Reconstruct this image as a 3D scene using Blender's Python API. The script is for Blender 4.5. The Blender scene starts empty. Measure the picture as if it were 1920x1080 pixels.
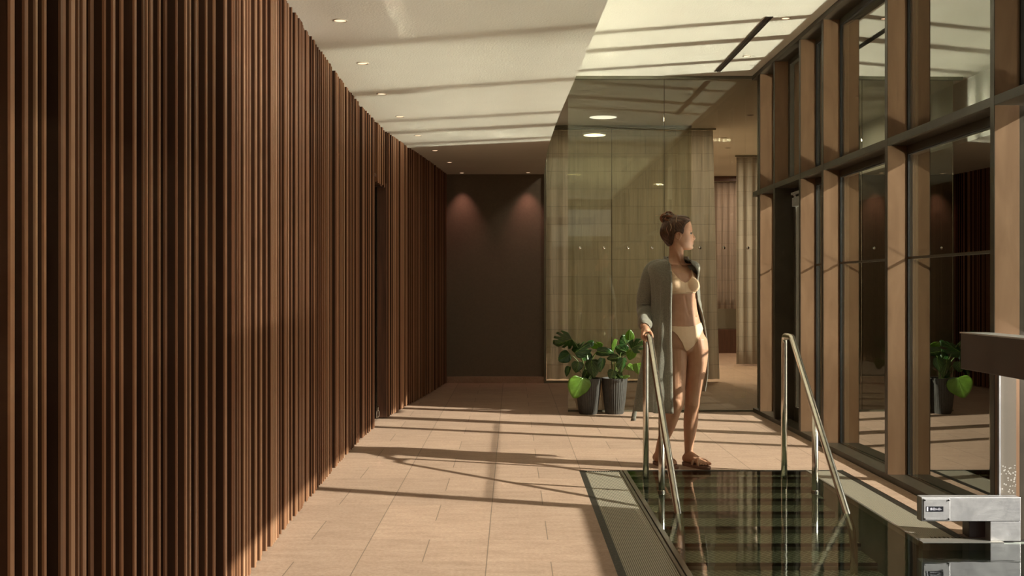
import bpy, bmesh, math, random
from mathutils import Vector, Matrix
random.seed(7)
SC = bpy.context.scene
COL = SC.collection
PI = math.pi
F = 2000.0      # focal length in pixels of the 1920 px wide frame
EYE = 1.25      # eye height
def P(px, py, Y):
    """pixel + distance -> world point"""
    return Vector(((px - 960) * Y / F, Y, EYE - (py - 540) * Y / F))
# ------------------------------------------------------------------ materials
class NT:
    def __init__(s, name):
        s.m = bpy.data.materials.new(name); s.m.use_nodes = True
        s.t = s.m.node_tree; s.t.nodes.clear()
        s.out = s.t.nodes.new('ShaderNodeOutputMaterial')
    def n(s, typ, **kw):
        nd = s.t.nodes.new(typ)
        for k, v in kw.items():
            if k.startswith('i_'):
                key = k[2:].replace('_', ' ')
                sock = nd.inputs[int(key)] if key.isdigit() else nd.inputs[key]
                s.put(sock, v)
            else: setattr(nd, k, v)
        return nd
    def put(s, sock, v):
        if isinstance(v, bpy.types.NodeSocket): s.t.links.new(v, sock)
        elif isinstance(v, bpy.types.Node): s.t.links.new(v.outputs[0], sock)
        else:
            if hasattr(sock.default_value, '__len__') and len(sock.default_value) == 4 and len(v) == 3: v = (*v, 1)
            sock.default_value = v
    def math(s, op, a, b=0.0, c=0.0):
        nd = s.t.nodes.new('ShaderNodeMath'); nd.operation = op
        s.put(nd.inputs[0], a); s.put(nd.inputs[1], b); s.put(nd.inputs[2], c)
        return nd.outputs[0]
    def mix(s, fac, a, b, mode='MIX'):
        nd = s.t.nodes.new('ShaderNodeMix'); nd.data_type = 'RGBA'; nd.blend_type = mode
        s.put(nd.inputs['Factor'], fac); s.put(nd.inputs['A'], a) if 0 else None
        s.put(nd.inputs[6], a); s.put(nd.inputs[7], b)
        return nd.outputs[2]
    def coords(s):
        g = s.n('ShaderNodeNewGeometry')
        sp = s.n('ShaderNodeSeparateXYZ'); s.t.links.new(g.outputs['Position'], sp.inputs[0])
        return g, sp.outputs[0], sp.outputs[1], sp.outputs[2]
    def ocoords(s):
        tc = s.n('ShaderNodeTexCoord')
        return tc.outputs['Object']
    def ramp(s, fac, stops, interp='LINEAR'):
        r = s.n('ShaderNodeValToRGB'); s.put(r.inputs[0], fac); cr = r.color_ramp; cr.interpolation = interp
        while len(cr.elements) < len(stops): cr.elements.new(.5)
        for e, (p, c) in zip(cr.elements, stops):
            e.position = p; e.color = (*c, 1) if len(c) == 3 else c
        return r.outputs[0]
    def noise(s, vec, scale, detail=3, rough=.5, dist=0):
        n = s.n('ShaderNodeTexNoise'); 
        if vec is not None: s.put(n.inputs['Vector'], vec)
        n.inputs['Scale'].default_value = scale; n.inputs['Detail'].default_value = detail
        n.inputs['Roughness'].default_value = rough; n.inputs['Distortion'].default_value = dist
        return n.outputs['Fac']
    def mapping(s, vec, scale=(1, 1, 1), rot=(0, 0, 0), loc=(0, 0, 0)):
        m = s.n('ShaderNodeMapping'); s.put(m.inputs['Vector'], vec)
        m.inputs['Scale'].default_value = scale; m.inputs['Rotation'].default_value = rot; m.inputs['Location'].default_value = loc
        return m.outputs[0]
    def bump(s, h, strength=.3, dist=.01):
        b = s.n('ShaderNodeBump'); s.put(b.inputs['Height'], h)
        b.inputs['Strength'].default_value = strength; b.inputs['Distance'].default_value = dist
        return b.outputs[0]
    def pbr(s, color, rough=.5, metal=0, normal=None, spec=.5, **kw):
        b = s.n('ShaderNodeBsdfPrincipled')
        s.put(b.inputs['Base Color'], color); s.put(b.inputs['Roughness'], rough); s.put(b.inputs['Metallic'], metal)
        b.inputs['Specular IOR Level'].default_value = spec
        if normal is not None: s.put(b.inputs['Normal'], normal)
        for k, v in kw.items(): s.put(b.inputs[k.replace('_', ' ')], v)
        s.t.links.new(b.outputs[0], s.out.inputs[0])
        s.b = b
        return s.m
M = {}
def simple(name, c, rough=.5, metal=0, var=.12, scale=20, bump=.0, stretch=(1, 1, 1), spec=.5):
    n = NT(name); v = n.mapping(n.ocoords(), stretch)
    f = n.noise(v, scale)
    dark = tuple(x * (1 - var) for x in c); lite = tuple(min(1, x * (1 + var)) for x in c)
    col = n.ramp(f, [(.3, dark), (.7, lite)])
    nm = n.bump(f, bump, .005) if bump else None
    M[name] = n.pbr(col, rough, metal, nm, spec)
    return M[name]
# ------------------------------------------------------------------ mesh builder
class MB:
    def __init__(s): s.v = []; s.f = []
    def add(s, vs, fs):
        o = len(s.v); s.v += [tuple(x) for x in vs]; s.f += [tuple(i + o for i in f) for f in fs]; return s
    def box(s, x0, x1, y0, y1, z0, z1):
        vs = [(x, y, z) for x in (x0, x1) for y in (y0, y1) for z in (z0, z1)]
        return s.add(vs, [(0, 1, 3, 2), (4, 6, 7, 5), (0, 4, 5, 1), (2, 3, 7, 6), (0, 2, 6, 4), (1, 5, 7, 3)])
    def obox(s, c, ux, uy, uz):
        """box from centre and three half-axis vectors"""
        c = Vector(c); ux, uy, uz = Vector(ux), Vector(uy), Vector(uz)
        vs = [c + a * ux + b * uy + d * uz for a in (-1, 1) for b in (-1, 1) for d in (-1, 1)]
        return s.add(vs, [(0, 1, 3, 2), (4, 6, 7, 5), (0, 4, 5, 1), (2, 3, 7, 6), (0, 2, 6, 4), (1, 5, 7, 3)])
    def loft(s, rings, closed=True, cap=True):
        n = len(rings[0]); o = len(s.v)
        for r in rings: s.v += [tuple(p) for p in r]
        m = n if closed else n - 1
        for i in range(len(rings) - 1):
            for j in range(m):
                a = o + i * n + j; b = o + i * n + (j + 1) % n
                s.f.append((a, b, b + n, a + n))
        if cap and closed:
            s.f.append(tuple(o + j for j in range(n))[::-1])
            k = o + (len(rings) - 1) * n
            s.f.append(tuple(k + j for j in range(n)))
        return s
    def tube(s, pts, r, n=12, flat=1.0, round_ends=False, up=None):
        pts = [Vector(p) for p in pts]
        rs = r if hasattr(r, '__len__') else [r] * len(pts)
        if round_ends:
            d0 = (pts[0] - pts[1]).normalized(); d1 = (pts[-1] - pts[-2]).normalized()
            a, b = pts[0], pts[-1]
            pts = [a + d0 * rs[0] * .95, a + d0 * rs[0] * .7] + pts + [b + d1 * rs[-1] * .7, b + d1 * rs[-1] * .95]
            rs = [rs[0] * .3, rs[0] * .72] + list(rs) + [rs[-1] * .72, rs[-1] * .3]
        ref = Vector(up) if up else None
        rings = []; prev = None
        for i, p in enumerate(pts):
            d = (pts[min(i + 1, len(pts) - 1)] - pts[max(i - 1, 0)]).normalized()
            if prev is None:
                a = ref if ref else (Vector((0, 0, 1)) if abs(d.z) < .9 else Vector((1, 0, 0)))
                u = (a - d * a.dot(d)).normalized()
            else:
                a = ref if ref else prev
                u = (a - d * a.dot(d)).normalized()
            prev = u; w = d.cross(u)
            rings.append([p + u * math.cos(2 * PI * k / n) * rs[i] + w * math.sin(2 * PI * k / n) * rs[i] * flat for k in range(n)])
        return s.loft(rings)
    def lathe(s, prof, c=(0, 0, 0), n=40, cap=True):
        rings = [[(c[0] + r * math.cos(2 * PI * k / n), c[1] + r * math.sin(2 * PI * k / n), c[2] + z) for k in range(n)] for r, z in prof]
        return s.loft(rings, cap=cap)
    def ell(s, c, rx, ry, rz, n=20, m=12, rot=None):
        c = Vector(c); rings = []
        for i in range(1, m):
            t = PI * i / m
            ring = []
            for k in range(n):
                q = Vector((rx * math.sin(t) * math.cos(2 * PI * k / n), ry * math.sin(t) * math.sin(2 * PI * k / n), -rz * math.cos(t)))
                if rot is not None: q = rot @ q
                ring.append(c + q)
            rings.append(ring)
        return s.loft(rings)
    def grid(s, pts):
        """pts[i][j] open sheet"""
        n = len(pts[0]); o = len(s.v)
        for r in pts: s.v += [tuple(p) for p in r]
        for i in range(len(pts) - 1):
            for j in range(n - 1):
                a = o + i * n + j
                s.f.append((a, a + 1, a + 1 + n, a + n))
        return s
def wloc(o):
    return o.matrix_basis.translation.copy() + (wloc(o.parent) if o.parent else Vector())
def obj(name, mb, mat=None, parent=None, smooth=False, at=None, bevel=0, solid=0, sub=0, auto=None):
    me = bpy.data.meshes.new(name)
    base = wloc(parent) if parent else Vector(at or (0, 0, 0))
    me.from_pydata([tuple(Vector(v) - base) for v in mb.v], [], mb.f)
    me.validate(); me.update()
    bm = bmesh.new(); bm.from_mesh(me); bmesh.ops.recalc_face_normals(bm, faces=bm.faces); bm.to_mesh(me); bm.free()
    if smooth: me.polygons.foreach_set('use_smooth', [True] * len(me.polygons))
    o = bpy.data.objects.new(name, me); COL.objects.link(o)
    if mat: me.materials.append(mat if not isinstance(mat, str) else M[mat])
    if parent: o.parent = parent
    else: o.location = base
    if solid:
        m = o.modifiers.new('s', 'SOLIDIFY'); m.thickness = solid; m.offset = 0
    if sub:
        m = o.modifiers.new('u', 'SUBSURF'); m.levels = sub; m.render_levels = sub
    if bevel:
        m = o.modifiers.new('b', 'BEVEL'); m.width = bevel; m.segments = 2; m.limit_method = 'ANGLE'
    if smooth and auto:
        for e in me.edges: pass
        bm = bmesh.new(); bm.from_mesh(me)
        for e in bm.edges:
            if len(e.link_faces) == 2 and e.calc_face_angle(0) > math.radians(auto): e.smooth = False
        bm.to_mesh(me); bm.free()
    return o
def tag(o, label=None, cat=None, group=None, kind=None):
    if label: o['label'] = label
    if cat: o['category'] = cat
    if group: o['group'] = group
    if kind: o['kind'] = kind
    return o
def empty(name, loc, label=None, cat=None, group=None, kind=None):
    o = bpy.data.objects.new(name, None); COL.objects.link(o); o.location = loc; o.empty_display_size = .1
    return tag(o, label, cat, group, kind)
def struct(name, mb, mat, **kw):
    o = obj(name, mb, mat, **kw); o['kind'] = 'structure'; return o
def lerp_table(tab, t):
    if t <= tab[0][0]: return tab[0][1]
    for (a, va), (b, vb) in zip(tab, tab[1:]):
        if t <= b:
            k = (t - a) / (b - a); return va + (vb - va) * k
    return tab[-1][1]
def smooth_table(tab, t):
    """Catmull-Rom interpolation of (t, value)"""
    if t <= tab[0][0]: return tab[0][1]
    if t >= tab[-1][0]: return tab[-1][1]
    for i in range(len(tab) - 1):
        if t <= tab[i + 1][0]:
            t0, p0 = tab[max(i - 1, 0)]; t1, p1 = tab[i]; t2, p2 = tab[i + 1]; t3, p3 = tab[min(i + 2, len(tab) - 1)]
            m1 = (p2 - p0) / (t2 - t0) if t2 != t0 else 0; m2 = (p3 - p1) / (t3 - t1) if t3 != t1 else 0
            h = t2 - t1; k = (t - t1) / h
            return (2*k**3-3*k**2+1)*p1 + (k**3-2*k**2+k)*h*m1 + (-2*k**3+3*k**2)*p2 + (k**3-k**2)*h*m2
# ================================================================== MATERIALS
# stone floor tiles with staggered joints
def tile_mat(name, joints=True):
    n = NT(name); g, X, Y, Z = n.coords()
    u = n.math('DIVIDE', n.math('ADD', X, .116), .587); v = n.math('DIVIDE', n.math('SUBTRACT', Y, 4.873), .4266)
    cu = n.math('FLOOR', u); cv = n.math('FLOOR', v)
    fu = n.math('ABSOLUTE', n.math('SUBTRACT', n.math('SUBTRACT', u, cu), .5))
    fv = n.math('ABSOLUTE', n.math('SUBTRACT', n.math('SUBTRACT', v, cv), .5))
    longj = n.math('GREATER_THAN', fu, .5 - .0042)
    par = n.math('FLOORED_MODULO', n.math('ADD', cu, cv), 2.0)
    short = n.math('MULTIPLY', n.math('LESS_THAN', fu, .0042), n.math('GREATER_THAN', par, .5))
    cross = n.math('MULTIPLY', n.math('GREATER_THAN', fv, .5 - .0045), .22)
    j = n.math('MAXIMUM', n.math('MAXIMUM', longj, short), cross)
    pos = g.outputs['Position']
    st = n.mapping(pos, (2.2, 7, 4))
    a = n.noise(st, 2.2, 6, .62, .4); b = n.noise(pos, 55, 4, .7); c = n.noise(pos, 260, 2, .6)
    # every tile a slightly different tone
    half = n.math('GREATER_THAN', n.math('SUBTRACT', n.math('SUBTRACT', u, cu), .5), 0)
    cmb = n.n('ShaderNodeCombineXYZ'); n.put(cmb.inputs[0], cu); n.put(cmb.inputs[1], cv); n.put(cmb.inputs[2], n.math('MULTIPLY', half, par))
    wn = n.n('ShaderNodeTexWhiteNoise'); n.t.links.new(cmb.outputs[0], wn.inputs['Vector'])
    base = n.ramp(a, [(.25, (.34, .215, .155)), (.5, (.435, .288, .212)), (.75, (.51, .355, .27))])
    base = n.mix(.35, base, n.ramp(b, [(.35, (.24, .155, .108)), (.65, (.54, .40, .30))]))
    base = n.mix(n.math('MULTIPLY', n.math('GREATER_THAN', c, .62), .22), base, (.60, .47, .36))
    tone = n.math('ADD', .93, n.math('MULTIPLY', wn.outputs['Value'], .13))
    base = n.mix(1.0, base, n.n('ShaderNodeCombineColor', i_0=tone, i_1=tone, i_2=tone).outputs[0], 'MULTIPLY')
    if joints: base = n.mix(n.math('MULTIPLY', j, .8), base, (.16, .115, .085))
    h = n.math('SUBTRACT', n.math('MULTIPLY', n.math('ADD', b, c), .4), n.math('MULTIPLY', j, 1.2) if joints else 0.0)
    M[name] = n.pbr(base, n.math('ADD', .5, n.math('MULTIPLY', b, .25)), 0, n.bump(h, .28, .003), .28)
tile_mat('stone_tile'); tile_mat('stone_plain', False)
# plaster ceiling
n = NT('ceiling_plaster'); g, X, Y, Z = n.coords(); pos = g.outputs['Position']
a = n.noise(pos, 75, 3, .6); b = n.noise(pos, 1.2, 2, .5)
M['ceiling_plaster'] = n.pbr(n.ramp(b, [(.3, (.74, .72, .63)), (.7, (.80, .78, .69))]), .9, 0, n.bump(a, .55, .004), .1)
# timber slats: a tone per slat
n = NT('slat_wood'); g, X, Y, Z = n.coords(); pos = g.outputs['Position']
ri = g.outputs['Random Per Island']
gr = n.noise(n.mapping(pos, (60, 60, 1.6)), 1.0, 5, .6, .6)
gr2 = n.noise(n.mapping(pos, (6, 6, .5)), 1.5, 3, .6, .5)
c1 = n.ramp(ri, [(0, (.15, .060, .032)), (.3, (.30, .128, .066)), (.65, (.45, .210, .112)), (1, (.62, .36, .22))])
c2 = n.mix(n.math('MULTIPLY', gr, .6), c1, (.10, .042, .02))
c2 = n.mix(n.math('MULTIPLY', gr2, .25), c2, (.40, .23, .12))
M['slat_wood'] = n.pbr(c2, .42, 0, n.bump(gr, .2, .002), .4)
simple('wood_dark', (.075, .03, .016), .45, 0, .3, 3, .1, (20, 20, 1))
simple('backing_black', (.012, .008, .006), .9, 0, .1)
simple('wall_paint', (.20, .165, .125), .85, 0, .06, 40, .15)
simple('wall_light', (.45, .40, .31), .8, 0, .05, 6)
# bronze anodised fins: satin metal
n = NT('bronze_fin'); g, X, Y, Z = n.coords()
f = n.noise(n.mapping(g.outputs['Position'], (3, 3, .6)), 3, 4, .6, .8)
M['bronze_fin'] = n.pbr(n.ramp(f, [(.3, (.20, .112, .060)), (.7, (.255, .150, .082))]), n.math('ADD', .36, n.math('MULTIPLY', f, .2)), .35, None, .5)
simple('bronze_dark', (.052, .042, .028), .42, .3, .12, 8)
simple('bronze_beam', (.042, .022, .016), .4, .2, .2, 6, .05)
simple('rubber_black', (.012, .011, .010), .5)
simple('steel_frame', (.20, .19, .14), .4, .6, .1, 10)
# handrail steel
n = NT('steel_polished'); f = n.noise(n.mapping(n.ocoords(), (8, 8, 2)), 6, 3)
M['steel_polished'] = n.pbr(n.ramp(f, [(.3, (.66, .62, .54)), (.7, (.78, .75, .68))]), .20, 1.0)
n = NT('steel_brushed'); v = n.ocoords(); f = n.noise(n.mapping(v, (2, 8, 10)), 5, 6, .7, 1.5); f2 = n.noise(v, 9, 4, .6, .8)
M['steel_brushed'] = n.pbr(n.ramp(f2, [(.3, (.40, .40, .40)), (.7, (.58, .58, .57))]), n.math('ADD', .30, n.math('MULTIPLY', f, .28)), .85, n.bump(f, .08, .003))
simple('steel_rim', (.16, .135, .10), .32, .8, .15, 12)
simple('steel_light_rim', (.48, .46, .40), .30, .8, .1, 12)
# perforated / ribbed gutter grate
def grate_mat(name, c):
    n = NT(name); g, X, Y, Z = n.coords()
    sx = n.math('SINE', n.math('MULTIPLY', X, 2 * PI / .0095)); sy = n.math('SINE', n.math('MULTIPLY', Y, 2 * PI / .022))
    hole = n.math('MULTIPLY', n.math('GREATER_THAN', n.math('ADD', n.math('MULTIPLY', sx, .8), n.math('MULTIPLY', sy, .12)), .25), .8)
    col = n.mix(hole, c, (.03, .026, .02))
    M[name] = n.pbr(col, .5, .25, n.bump(sx, .25, .002), .4)
grate_mat('grate', (.46, .41, .32))
# pebbly black channel edge
n = NT('channel_edge'); g, X, Y, Z = n.coords(); f = n.noise(g.outputs['Position'], 45, 5, .75, .6)
M['channel_edge'] = n.pbr(n.ramp(f, [(.45, (.010, .008, .006)), (.60, (.03, .025, .018)), (.75, (.22, .20, .15))]), .45, 0, n.bump(f, .5, .006))
# pool
n = NT('pool_steel'); g, X, Y, Z = n.coords(); f = n.noise(g.outputs['Position'], 4, 4)
M['pool_steel'] = n.pbr(n.ramp(f, [(.3, (.22, .24, .205)), (.7, (.32, .34, .29))]), .5, .3)
n = NT('pool_tread'); g, X, Y, Z = n.coords()
d1 = n.math('SINE', n.math('MULTIPLY', n.math('ADD', n.math('MULTIPLY', X, 1.0), n.math('MULTIPLY', Y, .55)), 2 * PI / .042))
d2 = n.math('SINE', n.math('MULTIPLY', n.math('SUBTRACT', n.math('MULTIPLY', X, 1.0), n.math('MULTIPLY', Y, .55)), 2 * PI / .042))
rid = n.math('GREATER_THAN', n.math('MAXIMUM', d1, n.math('SUBTRACT', d2, .12)), .86)
M['pool_tread'] = n.pbr(n.mix(rid, (.34, .36, .26), (.85, .85, .68)), .42, .3, n.bump(rid, .4, .004))
# water: clear greenish, mirror at grazing angles
n = NT('water'); g, X, Y, Z = n.coords(); pos = g.outputs['Position']
r1 = n.noise(n.mapping(pos, (3.0, 9, 3)), 1.3, 2, .5, .4); r2 = n.noise(n.mapping(pos, (14, 40, 14)), 1.2, 2, .5)
h = n.math('ADD', n.math('MULTIPLY', r1, .6), n.math('MULTIPLY', r2, .10))
nm = n.bump(h, .06, .02)
fr = n.n('ShaderNodeFresnel', i_IOR=1.36); n.put(fr.inputs['Normal'], nm)
gl = n.n('ShaderNodeBsdfGlossy'); gl.inputs['Roughness'].default_value = .015; n.put(gl.inputs['Normal'], nm); n.put(gl.inputs['Color'], (.98, 1, .98))
tr = n.n('ShaderNodeBsdfTransparent'); n.put(tr.inputs['Color'], (.76, .82, .78))
mx = n.n('ShaderNodeMixShader'); n.put(mx.inputs[0], fr.outputs[0]); n.put(mx.inputs[1], tr.outputs[0]); n.put(mx.inputs[2], gl.outputs[0])
n.t.links.new(mx.outputs[0], n.out.inputs[0]); M['water'] = n.m
# glass: clear tinted sheet with strong grazing reflection
def glass_mat(name, tint, ior=1.5, gain=1.5, rough=0.0):
    n = NT(name); fr = n.n('ShaderNodeFresnel', i_IOR=ior)
    f = n.math('MINIMUM', n.math('MULTIPLY', fr.outputs[0], gain), 1.0)
    gl = n.n('ShaderNodeBsdfGlossy'); gl.inputs['Roughness'].default_value = rough; n.put(gl.inputs['Color'], (.97, .98, .93))
    tr = n.n('ShaderNodeBsdfTransparent'); n.put(tr.inputs['Color'], tint)
    mx = n.n('ShaderNodeMixShader'); n.put(mx.inputs[0], f); n.put(mx.inputs[1], tr.outputs[0]); n.put(mx.inputs[2], gl.outputs[0])
    n.t.links.new(mx.outputs[0], n.out.inputs[0]); M[name] = n.m
glass_mat('window_glass', (.90, .92, .88), 1.6, 2.8)
glass_mat('screen_glass', (.90, .91, .84), 1.5, 1.3)
# sheer curtain with woven blocks
def curtain_mat(name, c, op=.72):
    n = NT(name); g, X, Y, Z = n.coords()
    cm = n.n('ShaderNodeCombineXYZ'); wob = n.noise(g.outputs['Position'], .9, 2)
    n.put(cm.inputs[0], n.math('ADD', X, n.math('MULTIPLY', wob, .15))); n.put(cm.inputs[1], n.math('ADD', Z, n.math('MULTIPLY', wob, .02)))
    br = n.n('ShaderNodeTexBrick'); br.offset = .37; br.squash = 1.6; br.squash_frequency = 3
    n.t.links.new(cm.outputs[0], br.inputs['Vector'])
    br.inputs['Scale'].default_value = 1.0; br.inputs['Brick Width'].default_value = .62; br.inputs['Row Height'].default_value = .235
    br.inputs['Mortar Size'].default_value = .0038; br.inputs['Mortar Smooth'].default_value = .1; br.inputs['Bias'].default_value = -.1
    n.put(br.inputs['Color1'], c); n.put(br.inputs['Color2'], tuple(x * .80 for x in c)); n.put(br.inputs['Mortar'], tuple(x * .50 for x in c))
    fine = n.noise(n.mapping(g.outputs['Position'], (60, 60, 1.5)), 1, 2)
    col = n.mix(.4, br.outputs['Color'], n.ramp(fine, [(.3, tuple(x * .7 for x in c)), (.7, tuple(min(1, x * 1.25) for x in c))]))
    df = n.n('ShaderNodeBsdfDiffuse'); n.put(df.inputs[0], col)
    tl = n.n('ShaderNodeBsdfTranslucent'); n.put(tl.inputs[0], col)
    tp = n.n('ShaderNodeBsdfTransparent')
    m1 = n.n('ShaderNodeMixShader', i_0=.45); n.put(m1.inputs[1], df.outputs[0]); n.put(m1.inputs[2], tl.outputs[0])
    m2 = n.n('ShaderNodeMixShader', i_0=op); n.put(m2.inputs[1], tp.outputs[0]); n.put(m2.inputs[2], m1.outputs[0])
    n.t.links.new(m2.outputs[0], n.out.inputs[0]); M[name] = n.m
curtain_mat('curtain', (.58, .53, .46), .80); curtain_mat('curtain_pink', (.55, .46, .39), .8)
# plants
n = NT('pot_grey'); v = n.ocoords(); f = n.noise(v, 30, 3)
M['pot_grey'] = n.pbr(n.ramp(f, [(.3, (.040, .037, .032)), (.7, (.060, .055, .048))]), .6)
simple('soil', (.03, .02, .012), .95, 0, .4, 60, .6)
def leaf_mat(name, c, rough=.28):
    n = NT(name); v = n.ocoords(); f = n.noise(v, 14, 3)
    col = n.ramp(f, [(.3, tuple(x * .75 for x in c)), (.7, tuple(x * 1.25 for x in c))])
    b = n.n('ShaderNodeBsdfPrincipled'); n.put(b.inputs['Base Color'], col); b.inputs['Roughness'].default_value = rough
    b.inputs['Specular IOR Level'].default_value = .6
    tl = n.n('ShaderNodeBsdfTranslucent'); n.put(tl.inputs[0], n.mix(.0, (c[0] * 2.6, c[1] * 2.2, c[2] * .8), (0, 0, 0)))
    mx = n.n('ShaderNodeMixShader', i_0=.28); n.put(mx.inputs[1], b.outputs[0]); n.put(mx.inputs[2], tl.outputs[0])
    n.t.links.new(mx.outputs[0], n.out.inputs[0]); M[name] = n.m
leaf_mat('leaf_dark', (.030, .085, .018)); leaf_mat('leaf_fresh', (.13, .26, .03), .32); leaf_mat('leaf_vein', (.20, .34, .08), .4)
simple('stem_green', (.14, .20, .05), .5, 0, .2, 12)
# lamps
def emis(name, c, s):
    n = NT(name); e = n.n('ShaderNodeEmission'); n.put(e.inputs[0], c); e.inputs[1].default_value = s
    n.t.links.new(e.outputs[0], n.out.inputs[0]); M[name] = n.m
emis('lamp_warm', (1, .66, .42), 2.2); emis('glow_white', (1, .92, .78), 1.6)  # the white one is the glow of the added bright ceiling patch
simple('lamp_ring', (.62, .58, .48), .5)
# outdoors
simple('terrace_stone', (.42, .34, .26), .7, 0, .12, 6, .1)
simple('charcoal_cladding', (.020, .017, .014), .7, 0, .25, 3, 0, (4, 4, .3))
simple('soffit_brown', (.10, .07, .05), .7, 0, .1, 4)
simple('concrete', (.42, .41, .37), .85, 0, .12, 60, .5)
simple('floor_far', (.20, .165, .125), .4, 0, .15, 6)
# person
n = NT('skin'); v = n.ocoords(); f = n.noise(v, 18, 3); f2 = n.noise(v, 160, 2)
M['skin'] = n.pbr(n.ramp(f, [(.3, (.47, .245, .148)), (.7, (.53, .29, .182))]), .46, 0, n.bump(f2, .04, .001), .4)
n.b.inputs['Subsurface Weight'].default_value = .10; n.b.inputs['Subsurface Radius'].default_value = (.012, .005, .003)
simple('lip', (.44, .19, .135), .4, 0, .05, 50); simple('nail', (.66, .40, .32), .25, 0, .02)
simple('eye_white', (.7, .66, .6), .2, 0, .02); simple('iris', (.08, .05, .03), .15, 0, .05); simple('lash', (.02, .012, .008), .6)
simple('brow', (.17, .085, .045), .8)
def hair_mat(name, a, b):
    n = NT(name); v = n.ocoords(); f = n.noise(n.mapping(v, (90, 30, 60)), 1.6, 4, .6, 1.2)
    M[name] = n.pbr(n.ramp(f, [(.3, a), (.7, b)]), .40, 0, n.bump(f, .5, .003), .5)
hair_mat('hair_brown', (.040, .018, .008), (.115, .050, .022)); hair_mat('hair_auburn', (.13, .052, .022), (.34, .15, .066)); hair_mat('hair_light', (.40, .24, .12), (.62, .42, .25))
simple('bikini_cream', (.82, .58, .375), .6, 0, .03, 200, .1); simple('bikini_seam', (.70, .50, .33), .6, 0, .03)
n = NT('knit_grey'); v = n.ocoords(); f = n.noise(v, 140, 4, .7); f2 = n.noise(v, 12, 3)
M['knit_grey'] = n.pbr(n.mix(f2, n.ramp(f, [(.3, (.13, .12, .095)), (.7, (.34, .32, .26))]), (.21, .198, .160)), .95, 0, n.bump(f, .6, .004), .15)
n.b.inputs['Sheen Weight'].default_value = .25
simple('sandal_sole', (.20, .10, .065), .6, 0, .1, 40); simple('sandal_strap', (.62, .38, .26), .45, 0, .05)
simple('label_black', (.012, .012, .016), .3); simple('label_print', (.55, .56, .62), .5, 0, .3, 300)
# droplet spattered glass
n = NT('wet_glass'); v = n.ocoords()
vo = n.n('ShaderNodeTexVoronoi'); n.put(vo.inputs['Vector'], v); vo.inputs['Scale'].default_value = 70
spz = n.n('ShaderNodeSeparateXYZ'); n.put(spz.inputs[0], v); dr = n.math('MULTIPLY', n.math('LESS_THAN', vo.outputs['Distance'], .30), n.math('LESS_THAN', spz.outputs[2], .32)); 
df = n.n('ShaderNodeBsdfPrincipled'); n.put(df.inputs['Base Color'], n.mix(dr, (.20, .175, .14), (.55, .53, .48))); df.inputs['Roughness'].default_value = .25
tp = n.n('ShaderNodeBsdfTransparent', i_Color=(.8, .8, .75)); mx = n.n('ShaderNodeMixShader', i_0=.7); n.put(mx.inputs[1], tp.outputs[0]); n.put(mx.inputs[2], df.outputs[0])
n.t.links.new(mx.outputs[0], n.out.inputs[0]); M['wet_glass'] = n.m

simple('reflector_bright', (.72, .72, .69), .14, 1.0, .03, 3)  # mirror metal made up for the outdoor sun reflector

n = NT('slat_side'); g, X, Y, Z = n.coords(); pos = g.outputs['Position']  # darker sides: stain, plus shade between slats put into the colour
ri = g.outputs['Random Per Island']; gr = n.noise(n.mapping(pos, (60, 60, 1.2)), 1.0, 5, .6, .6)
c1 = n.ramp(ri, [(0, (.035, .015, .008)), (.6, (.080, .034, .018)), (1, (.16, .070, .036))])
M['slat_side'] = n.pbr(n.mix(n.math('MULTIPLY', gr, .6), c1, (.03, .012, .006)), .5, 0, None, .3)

n = NT('hair_fine'); g, X, Y, Z = n.coords()
M['hair_fine'] = n.pbr(n.ramp(g.outputs['Random Per Island'], [(0, (.028, .012, .006)), (.6, (.085, .036, .016)), (1, (.17, .08, .036))]), .38, 0, None, .5)
simple('reflector_low', (.22, .22, .21), .16, 1.0, .03, 3)  # weakest reflector metal, keeps the near low ceiling dimmer
simple('reflector_mid', (.42, .42, .41), .14, 1.0, .03, 3)  # reflector metal toned down to suit the low ceiling's brightness
# ================================================================== ROOM SHELL
CEIL_LOW, CEIL_HI = 2.745, 3.39
WALL = [(-4, -.86), (-2, -.87), (0, -.91), (2, -.985), (3.3, -1.06), (4.6, -1.13), (5.5, -1.165), (6.4, -1.19), (7.7, -1.222), (8.6, -1.228), (9.5, -1.215), (10.2, -1.19), (10.85, -1.135), (12.0, -1.02), (13.2, -.91), (14.04, -.85)]
def wx(y): return smooth_table(WALL, y)
POOL_B, POOL_L, POOL_R = 7.31, .785, 2.02
fl = MB()
fl.box(-2.6, .46, -4.2, 22, -.3, 0); fl.box(.46, 2.75, POOL_B, 10.9, -.3, 0); fl.box(.46, 6.2, 10.9, 22, -.3, 0)
fl.box(2.27, 2.75, 5.42, POOL_B, -.3, 0); fl.box(2.27, 2.75, -4.2, 2.9, -.3, 0)
struct('floor', fl, 'stone_tile')
# low ceiling with a curved edge, solid up to the high ceiling
EDGE = [(-4, .86), (0, .74), (2.5, .63), (4, .56), (5.5, .50), (6.7, .473), (8.45, .43), (9.76, .40), (11.7, .387), (13.9, .42), (14.3, .425)]
b = MB(); N = 60; lo = []; hi = []
for i in range(N + 1):
    y = -4.2 + (14.04 + 4.2) * i / N; x = smooth_table(EDGE, y)
    lo.append((x, y)); 
rings = [[(-2.6, y, CEIL_LOW), (x, y, CEIL_LOW), (x, y, CEIL_HI + .02), (-2.6, y, CEIL_HI + .02)] for x, y in lo]
b.loft(rings); struct('ceiling', b, 'ceiling_plaster')
b = MB(); b.box(-.2, 2.72, -4.2, 10.9, CEIL_HI, 3.52); b.box(-.2, 6.2, 10.9, 22, CEIL_HI, 3.52)
struct('ceiling', b, 'ceiling_plaster')
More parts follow.
